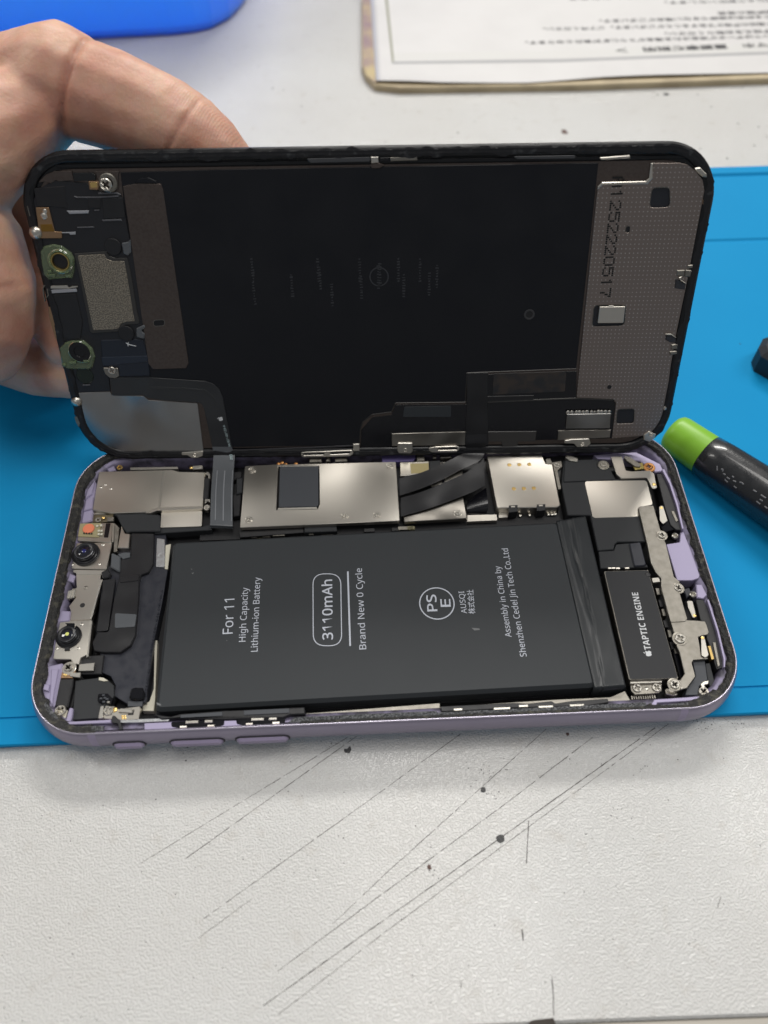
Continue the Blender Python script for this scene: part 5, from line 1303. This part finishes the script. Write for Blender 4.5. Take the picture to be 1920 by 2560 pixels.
plate('cable_trace', cab, M('trace_sheen', (0.03, 0.032, 0.034), 0.3), [(19.64, 20.13), (27.86, 19.81), (33.41, 19.12), (35.40, 17.04), (35.71, 14.96), (35.33, 14.97), (34.92, 16.84), (33.15, 18.63), (27.78, 19.28), (19.55, 19.65)], -0.2, -0.09, b=0.02)
tx = [(37.96, 2.17), (37.00, 9.52)]
lettering('ml 34 821-02123-A', cab, print_cyan, tx[0], tx[1], 0.55, -0.10, 0.01)
logo(cab, print_white, (36.09, 11.22), 1.35, (tx[1][0] - tx[0][0], tx[1][1] - tx[0][1]), -0.10)
def world_ribbon(name, mat, steps, th=0.07, parent=None, k=10):
    lf, rt = [], []
    for kind, z, pr in steps:
        if kind == 'D':
            lf.append(Vector((*pr[0], z)))
            rt.append(Vector((*pr[1], z)))
        else:
            l_, r_ = loc3(pr, z)
            lf.append(l_)
            rt.append(r_)
    return ribbon(name, parent or DS, mat, lf, rt, th, k)
rb_ = world_ribbon('cable_tail', flex_grey, [('D', -0.1, [(33.06, 3.38), (38.04, 3.31)]), ('D', 0.0, [(33.25, 1.43), (38.22, 1.35)]), ('B', 9.9, [(33.71, 71.70), (39.14, 71.45)]), ('B', 9.2, [(33.70, 67.56), (39.05, 67.31)]), ('B', 9.0, [(33.81, 60.87), (39.23, 60.44)]), ('B', 8.8, [(34.27, 52.27), (39.72, 51.67)]), ('B', 7.6, [(34.14, 51.14), (39.65, 50.71)])])
for a0, b0 in ((0.20, 0.24), (0.55, 0.60), (0.93, 0.96)):
    e0 = [('B', 9.26), ('B', 9.06), ('B', 8.88)]
    q0, q1, q2 = [(33.72, 67.51), (39.07, 67.27)], [(33.83, 60.83), (39.24, 60.40)], [(34.29, 52.57), (39.74, 51.97)]
    mk = lambda q: (tuple(Vector(q[0]).lerp(Vector(q[1]), a0)), tuple(Vector(q[0]).lerp(Vector(q[1]), b0)))
    world_ribbon('cable_trace', M('trace_pale', (0.22, 0.23, 0.25), 0.3), [('B', 9.26, mk(q0)), ('B', 9.06, mk(q1)), ('B', 8.88, mk(q2))], 0.03, rb_)
t2 = [(38.73, 70.09), (38.42, 72.47)]
q_ = loc3(t2, 10.15)
me = text_mesh('2002', 0.015)
xs = [v.co.x for v in me.vertices]
dv = (q_[1] - q_[0])
Lq = dv.length
dv.normalize()
nq = Vector((0, 0, 1))
uq = (loc3([(0, 0), (-1, 0)], 0)[1] - loc3([(0, 0), (-1, 0)], 0)[0]).normalized()
for v in me.vertices:
    v.co = (q_[0] + dv * ((v.co.x - min(xs)) / (max(xs) - min(xs)) * Lq) + uq * (v.co.y / 0.72 * 0.62)) * S
me.materials.clear()
obj('lettering', me, print_cyan, rb_)
# the two display cables crossing to the board
vs_ = plate('cable_stem', DS, flex_black, [(97.08, 22.55), (102.10, 22.56), (102.42, 14.83), (103.42, 2.80), (97.32, 2.88), (97.40, 14.90)], -0.4, -0.1, b=0.05)
world_ribbon('display_cable', flex_black, [('D', -0.05, [(97.66, 5.98), (102.64, 5.98)]), ('D', 0.1, [(97.62, 3.66), (102.75, 3.76)]), ('B', 10.2, [(98.04, 69.87), (103.15, 69.63)]), ('B', 9.9, [(95.72, 68.63), (101.40, 67.00)]), ('B', 9.4, [(91.57, 66.68), (96.62, 64.81)]), ('B', 9.1, [(86.53, 64.62), (91.19, 61.85)]), ('B', 8.9, [(82.97, 63.79), (85.89, 59.60)]), ('B', 8.75, [(80.90, 63.23), (80.68, 57.87)])])
world_ribbon('display_cable', flex_black, [('B', 9.3, [(102.79, 68.39), (102.09, 59.57)]), ('B', 9.2, [(98.42, 64.38), (98.33, 57.58)]), ('B', 9.1, [(92.67, 61.40), (92.42, 55.16)]), ('B', 8.95, [(86.12, 58.59), (86.33, 53.01)]), ('B', 8.75, [(80.94, 57.12), (80.64, 51.54)])])
# bits below the display's lower edge, on the body
for q in ([(58.05, 70.91), (61.30, 70.99), (61.31, 69.69), (58.16, 69.71)], [(64.65, 70.84), (67.88, 70.97), (67.86, 69.58), (64.64, 69.53)], [(62.39, 71.22), (63.47, 71.25), (63.47, 69.78), (62.39, 69.76)], [(91.79, 70.66), (94.60, 70.73), (94.65, 69.53), (91.78, 69.46)], [(89.93, 70.74), (90.86, 70.78), (90.76, 69.51), (89.83, 69.48)], [(85.71, 70.54), (87.74, 70.65), (87.71, 68.86), (85.66, 68.76)]):
    plate('latch_block', PH, nickel_dull, q, 7.0, 8.6, b=0.15)
for p in [(51.08, 70.20), (54.65, 69.64), (50.17, 69.85), (52.03, 69.61)]:
    rivet(PH, p, 8.2, 0.5, copper, 'solder_bead')
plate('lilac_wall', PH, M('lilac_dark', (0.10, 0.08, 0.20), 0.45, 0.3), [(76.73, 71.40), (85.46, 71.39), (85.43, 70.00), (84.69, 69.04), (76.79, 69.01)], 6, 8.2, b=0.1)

# ================================================================== screwdriver handle on the mat
A = Vector((154.54, 75.22, 7.75))
F = Vector((171.57, 53.41, 8.75))
ax = (F - A).normalized()
e1 = (Vector((0, 0, 1)) - ax * ax.z).normalized()
e2 = ax.cross(e1)
PM = Matrix((( e1.x, e2.x, ax.x, A.x * S), (e1.y, e2.y, ax.y, A.y * S), (e1.z, e2.z, ax.z, A.z * S), (0, 0, 0, 1)))
PEN = thing('screwdriver', 'black screwdriver handle with bright green end cap lying on the mat', 'screwdriver', PM, local=True)
green_cap = M('green_cap', (0.22, 0.48, 0.03), 0.38, bump=(0.6, 0.1, 0.02))
pen_black = M('pen_black', (0.015, 0.016, 0.018), 0.30, bump=(0.45, 0.8, 0.04), rvar=(2, 0.06), coat=0.5)
lathe('end_cap', PEN, green_cap, (0, 0, 0), [(0, -1.7), (2.6, -1.65), (4.2, -1.35), (4.95, -0.6), (5.2, 0.6), (5.42, 9.45)], 48, smooth=True)
lathe('handle', PEN, pen_black, (0, 0, 0), [(5.3, 9.4), (5.5, 9.6), (5.85, 14), (6.25, 24), (6.5, 40), (6.3, 70), (5.6, 95), (4.0, 100), (0, 100)], 64, smooth=True)
raised = M('pen_raised_glint', (0.20, 0.20, 0.21), 0.25)  # pale grey paints the glints caught by the embossed strokes
def pen_r(s):
    for (ra, sa), (rb, sb) in zip(PROF, PROF[1:]):
        if sa <= s <= sb:
            return ra + (rb - ra) * (s - sa) / (sb - sa)
    return 6.3
PROF = [(5.5, 9.6), (5.85, 14), (6.25, 24), (6.5, 40)]
for s0, a0, s1, a1 in [(14.68, 49.8, 15.41, 58.5), (15.97, 50.1, 16.52, 49.0), (16.52, 49.0, 16.56, 53.5), (17.04, 56.5, 17.69, 55.9), (18.28, 58.8, 19.12, 58.2), (18.15, 64.0, 18.36, 66.3), (18.36, 66.3, 19.13, 67.4), (19.14, 49.5, 19.66, 49.8), (19.93, 56.5, 20.77, 55.2), (20.87, 66.2, 21.69, 66.3), (21.46, 51.3, 21.94, 48.8), (21.94, 48.8, 22.5, 50.5), (25.09, 48.4, 26.0, 47.7), (27.19, 47.6, 28.56, 47.4), (27.61, 56.8, 28.44, 56.6), (27.27, 64.6, 28.41, 65.3), (29.48, 63.4, 30.29, 63.9)]:
    verts = []
    for lift, w in ((-0.1, 0.22), (0.16, 0.10)):
        for s_, a_ in ((s0, a0), (s1, a1)):
            r_ = pen_r(s_) + lift
            t = math.radians(a_)
            tv = Vector((s1 - s0, math.radians(a1 - a0) * r_)).normalized()
            for sg in (-1, 1):
                ds, dt = -tv.y * w * sg, tv.x * w * sg
                verts.append((r_ * math.cos(t + dt / r_), r_ * math.sin(t + dt / r_), s_ + ds))
    obj('embossed_stroke', mesh(verts, [(4, 5, 7, 6), (0, 1, 5, 4), (2, 6, 7, 3), (0, 4, 6, 2), (1, 3, 7, 5)]), raised, PEN)
# black tool end at the right edge of the mat
tl_m = M('tool_black', (0.016, 0.017, 0.02), 0.5, bump=(0.8, 0.3, 0.05))
tool = thing('tool_handle', 'black tool handle with a blunt faceted end lying on the mat behind the screwdriver', 'tool', Matrix.Translation(Vector((213, 112, 2.2)) * S))
plate('grip', tool, tl_m, [(186.00, 105.92), (188.37, 109.42), (192.68, 111.21), (224.91, 115.43), (222.89, 99.03), (189.09, 98.42), (185.58, 102.39)], 2.2, 9.6, b=1.6)
plate('grip_inlay', tool, M('tool_inlay', (0.06, 0.05, 0.05), 0.5), [(189.35, 108.03), (220.28, 111.54), (218.39, 100.98), (189.04, 99.99)], 9.4, 9.7, b=0.1, fil=1.0)

# ================================================================== blue parts bin, far left
bin_blue = M('bin_blue', (0.05, 0.22, 1.0), 0.42, sss=0.6, coat=0.1)
bin_blue.node_tree.nodes['Principled BSDF'].inputs['Subsurface Radius'].default_value = (0.004, 0.012, 0.04)
edge = [(-135.54, 309.25), (-80.10, 313.72), (-45.88, 316.20), (-5.23, 318.40), (5.31, 320.41), (12.11, 323.76), (19.19, 332.10), (23.44, 342.43), (25.99, 352.80), (27.48, 367.41)]
outl = [tuple(p) for p in edge] + [(edge[-1][0] + 2, 520), (-330, 520)]
if area2(outl) < 0:
    outl = outl[::-1]
levels = [(3.0, 0.0, 0), (1.0, 1.2, 0), (0.2, 4.0, 0), (-3.0, 46.0, 0), (-5.0, 48.0, 0), (-5.0, 49.5, 0), (-2.2, 49.5, 0), (2.4, 4.0, 0), (6.0, 2.5, 0)]
verts, faces = [], []
N = len(outl)
for off, z, _ in levels:
    verts += [(p[0], p[1], z) for p in offset(outl, off)]
for k in range(len(levels) - 1):
    for i in range(N):
        j = (i + 1) % N
        faces.append((k * N + i, k * N + j, (k + 1) * N + j, (k + 1) * N + i))
faces.append(tuple(range(N))[::-1])
faces.append(tuple(range((len(levels) - 1) * N, len(levels) * N)))
tag(obj('parts_bin', mesh(verts, faces), bin_blue, smooth=False), 'glossy blue plastic bin with rounded corner standing behind the hand', 'bin')

# ================================================================== printed notice, far right
DOC = thing('notice_board', 'white printed notice with upside-down Japanese text on a thick tan board', 'notice', Matrix.Translation(Vector((160, 300, 0)) * S))
tan = M('board_tan', (0.52, 0.43, 0.28), 0.6, var=(14, 0.4, 0.6), col2=(0.42, 0.34, 0.22))
plum = M('strip_plum', (0.24, 0.15, 0.17), 0.5, var=(20, 0.4, 0.62), col2=(0.46, 0.36, 0.17))
paper = M('paper', (0.64, 0.63, 0.625), 0.5, var=(18, 0.4, 0.7), col2=(0.61, 0.60, 0.595), coat=0.2)
ink = M('ink', (0.07, 0.07, 0.08), 0.6)
ink_bold = M('ink_bold', (0.05, 0.05, 0.055), 0.6)
grey_line = M('line_grey', (0.36, 0.36, 0.37), 0.6)
olive_line = M('line_olive', (0.30, 0.30, 0.24), 0.6)
bd = [(78.93, 368.78), (76.90, 283.38), (78.04, 276.45), (82.01, 267.95), (91.91, 265.24), (164.56, 263.62), (248.21, 264.91)]
plate('board', DOC, tan, [tuple(p) for p in bd] + [(330, 262), (330, 520), (70, 520)], 0.05, 2.6, b=0.4)
lp_ = [(79.49, 367.98), (77.56, 282.73), (78.97, 274.50), (81.73, 269.26), (83.19, 269.18), (84.05, 367.73)]
plate('edge_strip', DOC, plum, lp_, 2.6, 2.95, b=0.05)
pg = [(82.51, 367.05), (82.39, 269.27), (108.15, 266.65), (143.50, 265.43), (174.42, 267.28), (206.07, 267.53), (249.03, 268.16), (322.44, 269.16)]
pgl = [Vector(p) for p in pg]
verts, faces = [], []
near = pgl[1:]
cols_ = 60
rows_ = 30
for i in range(rows_ + 1):
    t = (i / rows_) ** 2.2
    for j in range(cols_ + 1):
        s_ = j / cols_
        f = s_ * (len(near) - 1)
        k = min(int(f), len(near) - 2)
        p = near[k].lerp(near[k + 1], f - k)
        x0 = near[0].x + (pgl[0].x - near[0].x) * t
        far = Vector((pgl[0].x + (near[-1].x + 20 - pgl[0].x) * s_, 430))
        q = p.lerp(far, t)
        z = 3.15 + 0.75 * math.exp(-((q - p).length / 5.0)) * (0.5 + 0.5 * math.sin(s_ * 12 + 0.7))
        verts.append((q.x, q.y, z))
m_ = cols_ + 1
for i in range(rows_):
    for j in range(cols_):
        a = i * m_ + j
        faces.append((a, a + 1, a + m_ + 1, a + m_))
nv_ = len(verts)
verts += [(v[0], v[1], v[2] - 0.25) for v in verts]
faces += [(nv_ + a, nv_ + d, nv_ + c, nv_ + b) for a, b, c, d in list(faces)]
for j in range(cols_):
    faces.append((j, nv_ + j, nv_ + j + 1, j + 1))
for i in range(rows_):
    faces.append((i * m_, (i + 1) * m_, nv_ + (i + 1) * m_, nv_ + i * m_))
sheet = obj('paper_sheet', mesh(verts, faces), paper, DOC, smooth=True)
PZ = 3.24
plate('printed_frame', sheet, olive_line, [(88.98, 358.11), (90.48, 358.03), (90.56, 283.75), (89.54, 283.14)], 3.05, 3.2, b=0)
plate('printed_frame', sheet, grey_line, [(89.54, 283.14), (89.80, 285.12), (159.68, 283.42), (254.66, 285.15), (253.99, 283.14), (159.29, 281.10)], 3.05, 3.21, b=0)
plate('printed_band', sheet, M('band_pale', (0.60, 0.595, 0.58), 0.5), [(90.33, 285.76), (90.32, 292.54), (160.93, 290.84), (257.14, 292.65), (254.88, 285.83), (159.79, 284.09)], 3.05, 3.19, b=0)
TX = [('スマホ　重要事項説明　＞', [(256.25, 292.61), (184.05, 290.90)], 3.0, ink_bold, 0.03), ('修理内容によってはデータが消去される場合があり保証対象外となります。', [(276.77, 299.34), (147.18, 299.16)], 2.1, ink, 0.022),
      ('事前に必ず控えをお取りください。', [(271.42, 303.99), (208.32, 303.75)], 2.1, ink, 0.022), ('部品の状態により追加の費用が発生することがございます。ご了承ください。', [(284.28, 310.32), (156.75, 310.91)], 2.1, ink, 0.022),
      ('水没や破損のある端末は修理できない場合がございます。', [(283.20, 317.19), (182.54, 316.96)], 2.1, ink, 0.022), ('作業時間の目安', [(266.69, 321.55), (236.43, 321.65)], 2.1, ink, 0.022),
      ('混雑状況により前後いたします。', [(279.57, 332.67), (215.45, 332.99)], 2.1, ink, 0.022), ('データの保証はいたしかねます', [(242.72, 338.74), (172.77, 339.34)], 2.1, ink, 0.022)]
for s_, c, cap, mt_, bo in TX:
    lettering(s_, sheet, mt_, c[0], c[1], cap, PZ, bo)

# ================================================================== hand holding the display's top left corner
tb = bmesh.new()
bmesh.ops.create_icosphere(tb, subdivisions=2, radius=1.0)
tb.verts.index_update()
BALL_V = [v.co.copy() for v in tb.verts]
BALL_F = [tuple(v.index for v in f.verts) for f in tb.faces]
tb.free()
def tube_chain(verts, faces, chain):
    """balls strung along a chain of (point, radius), fused into one skin below"""
    for (p, r), (q, s_) in zip(chain, chain[1:]):
        steps = max(2, int((q - p).length / 2.0))
        for i in range(steps + 1):
            t = i / steps
            c = p.lerp(q, t)
            rr_ = r * (1 - t) + s_ * t
            k = len(verts)
            verts += [c + v * rr_ for v in BALL_V]
            faces += [(k + a, k + b, k + d) for a, b, d in BALL_F]
def dpt(uv, n):
    return DM @ Vector((uv[0], uv[1], n))
PALM = dpt((-70.31, 49.92), -42)
chains = {
    'index': [(PALM, 24), (dpt((-38.04, 67.27), -30), 17.5), (dpt((-17.59, 76.13), -27), 14.6), (dpt((-2.68, 81.48), -21), 13.0), (dpt((8.07, 84.96), -15), 11.4), (dpt((13.27, 82.84), -14), 10.6), (dpt((21.67, 80.20), -13), 10.3), (dpt((29.18, 77.09), -12), 9.8), (dpt((34.25, 74.23), -11.5), 9.4), (dpt((38.92, 70.45), -11), 8.7), (dpt((42.53, 66.78), -10.5), 7.6)],
    'middle': [(PALM, 24), (dpt((-42.63, 56.05), -40), 14), (dpt((-16.74, 55.81), -30), 10.5), (dpt((-7.05, 50.80), -22), 9.4), (dpt((-5.09, 41.43), -17), 8.8), (dpt((-3.31, 32.64), -13), 8.0), (dpt((-1.18, 28.17), -11), 7.4)],
    'ring': [(PALM, 24), (dpt((-50.10, 33.60), -38), 12), (dpt((-27.63, 19.09), -27), 8.6), (dpt((-13.21, 18.62), -17), 7.9), (dpt((-0.97, 19.21), -12), 7.4), (dpt((6.47, 18.98), -11), 6.8)],
    'little': [(PALM, 22), (dpt((-63.40, 18.80), -48), 11), (dpt((-36.22, 15.31), -40), 7.4), (dpt((-17.07, 15.79), -32), 6.6), (dpt((-6.09, 17.63), -27), 6.0)],
    'thumb': [(PALM, 22), (dpt((-29.03, 56.27), -12), 17), (dpt((-14.38, 54.95), -2), 11.5), (dpt((-11.44, 45.70), 0), 9.8), (dpt((-13.23, 37.34), 0), 9.4), (dpt((-17.58, 28.80), -2), 8.2)],
    'web': [(PALM, 24), (dpt((-26.34, 67.00), -10), 19), (dpt((-8.45, 75.15), -5), 13.5), (dpt((-2.36, 77.00), -8), 11.0), (dpt((4.53, 80.98), -13), 9.5)],
    'wrist': [(PALM, 26), (PALM + Vector((-55, 25, -5)), 26), (PALM + Vector((-110, 45, -12)), 27)],
}
verts, faces = [], []
for ch_ in chains.values():
    tube_chain(verts, faces, ch_)
me = mesh(verts, faces, 'hand')
hand = bpy.data.objects.new('hand', me)
COL.objects.link(hand)
rm = hand.modifiers.new('remesh', 'REMESH')
rm.mode = 'VOXEL'
rm.voxel_size = 0.75 * S
sm_ = hand.modifiers.new('smooth', 'SMOOTH')
sm_.factor = 0.5
sm_.iterations = 8
bpy.context.view_layer.update()
me2 = bpy.data.meshes.new_from_object(hand.evaluated_get(bpy.context.evaluated_depsgraph_get()))
hand.modifiers.clear()
hand.data = me2
# flexion creases and skin folds pressed into the surface
def crease(p, d, w, depth, reach):
    return (p, d.normalized(), w, depth, reach)
I = chains['index']
nrm = (DM.to_3x3() @ Vector((0, 0, 1))).normalized()
cre = []
for i, dep, w in ((5, 1.15, 0.6), (8, 0.55, 0.4)):
    d = (I[min(i + 1, len(I) - 1)][0] - I[i - 1][0])
    cre.append(crease(I[i][0], d, w, dep, I[i][1] * 1.7))
Mi = chains['middle']
for i, dep in ((4, 0.3),):
    cre.append(crease(Mi[i][0], Mi[min(i + 1, len(Mi) - 1)][0] - Mi[i - 1][0], 0.7, dep, Mi[i][1] * 1.6))
Th = chains['thumb']
for i, dep in ((3, 0.25),):
    cre.append(crease(Th[i][0], Th[i + 1][0] - Th[i - 1][0], 0.7, dep, Th[i][1] * 1.6))
nors = [v.normal.copy() for v in me2.vertices]
posn = [v.co.copy() for v in me2.vertices]
newp = []
flush = []
ridge = []
for v_, n_v in zip(posn, nors):
    co = v_ / S
    mv = 0.0
    fl_ = 0.0
    for p, d, w, dep, reach in cre:
        r_ = co - p
        if r_.length > reach:
            continue
        s_ = r_.dot(d) + 0.6 * noise.noise(co * 0.12)
        rad = r_ - d * r_.dot(d)
        face = max(0.0, (rad.normalized().dot(nrm) + 0.45)) / 1.45
        fl_ += 0.4 * face * math.exp(-(s_ / (w * 1.6)) ** 2)
        mv -= dep * face * math.exp(-(s_ / w) ** 2) - 0.08 * dep * face * math.exp(-((abs(s_) - 2.4 * w) / (1.6 * w)) ** 2)
    tip_ = (co - I[9][0]).length
    ridge.append(math.exp(-(max(0.0, tip_ - 9.0) / 9.0) ** 2))
    flush.append(min(1.0, fl_ + 0.35 * math.exp(-(tip_ / 12.0) ** 2) + 0.5 * max(0.0, noise.noise(co * 0.06 + Vector((3, 1, 7))))))
    mv += 0.30 * noise.noise(co * 0.09) + 0.10 * noise.noise(co * 0.35)
    newp += list(v_ + n_v * (mv * S))
me2.vertices.foreach_set('co', newp)
me2.update()
at_ = me2.attributes.new('flush', 'FLOAT', 'POINT')
at_.data.foreach_set('value', flush)
at_ = me2.attributes.new('ridge', 'FLOAT', 'POINT')
at_.data.foreach_set('value', ridge)
def skin_material():
    m = bpy.data.materials.new('skin')
    m.use_nodes = True
    nt = m.node_tree
    p = nt.nodes['Principled BSDF']
    p.inputs['Roughness'].default_value = 0.52
    p.inputs['Subsurface Weight'].default_value = 0.35
    p.inputs['Subsurface Radius'].default_value = (0.0030, 0.0011, 0.0006)
    p.inputs['Subsurface Scale'].default_value = 1.0
    tc = nt.nodes.new('ShaderNodeTexCoord')
    def nz(mm, d=3):
        n = nt.nodes.new('ShaderNodeTexNoise')
        n.inputs['Scale'].default_value = 1000 / mm
        n.inputs['Detail'].default_value = d
        nt.links.new(tc.outputs['Object'], n.inputs['Vector'])
        return n
    n1 = nz(11, 5)
    n2 = nz(3)
    rp = nt.nodes.new('ShaderNodeValToRGB')
    rp.color_ramp.elements[0].position = 0.38
    rp.color_ramp.elements[0].color = (0.60, 0.31, 0.215, 1)
    rp.color_ramp.elements[1].position = 0.62
    rp.color_ramp.elements[1].color = (0.77, 0.475, 0.345, 1)
    nt.links.new(n1.outputs['Fac'], rp.inputs['Fac'])
    mx = nt.nodes.new('ShaderNodeMix')
    mx.data_type = 'RGBA'
    mx.blend_type = 'MULTIPLY'
    mx.inputs['Factor'].default_value = 0.18
    nt.links.new(rp.outputs['Color'], mx.inputs['A'])
    nt.links.new(n2.outputs['Color'], mx.inputs['B'])
    at = nt.nodes.new('ShaderNodeAttribute')
    at.attribute_name = 'flush'
    m2 = nt.nodes.new('ShaderNodeMix')
    m2.data_type = 'RGBA'
    m2.inputs['B'].default_value = (0.44, 0.17, 0.12, 1)
    nt.links.new(at.outputs['Fac'], m2.inputs['Factor'])
    nt.links.new(mx.outputs['Result'], m2.inputs['A'])
    nt.links.new(m2.outputs['Result'], p.inputs['Base Color'])
    # papillary ridges: fine bands across the finger
    mp = nt.nodes.new('ShaderNodeMapping')
    mp.inputs['Rotation'].default_value = (0.0, 0.0, 0.35)
    nt.links.new(tc.outputs['Object'], mp.inputs['Vector'])
    wv = nt.nodes.new('ShaderNodeTexWave')
    wv.inputs['Scale'].default_value = 620
    wv.inputs['Distortion'].default_value = 3.0
    wv.inputs['Detail'].default_value = 1.5
    wv.inputs['Detail Scale'].default_value = 0.6
    nt.links.new(mp.outputs['Vector'], wv.inputs['Vector'])
    b1 = nt.nodes.new('ShaderNodeBump')
    b1.inputs['Strength'].default_value = 0.2
    b1.inputs['Distance'].default_value = 0.00012
    ar = nt.nodes.new('ShaderNodeAttribute')
    ar.attribute_name = 'ridge'
    ml = nt.nodes.new('ShaderNodeMath')
    ml.operation = 'MULTIPLY'
    nt.links.new(wv.outputs['Fac'], ml.inputs[0])
    nt.links.new(ar.outputs['Fac'], ml.inputs[1])
    nt.links.new(ml.outputs[0], b1.inputs['Height'])
    b2 = nt.nodes.new('ShaderNodeBump')
    b2.inputs['Strength'].default_value = 0.5
    b2.inputs['Distance'].default_value = 0.0002
    nt.links.new(nz(0.8, 2).outputs['Fac'], b2.inputs['Height'])
    nt.links.new(b1.outputs['Normal'], b2.inputs['Normal'])
    nt.links.new(b2.outputs['Normal'], p.inputs['Normal'])
    return m
me2.materials.clear()
me2.materials.append(skin_material())
me2.polygons.foreach_set('use_smooth', [True] * len(me2.polygons))
tag(hand, 'bare left hand gripping the display from behind, index finger bent over its top edge', 'hand')
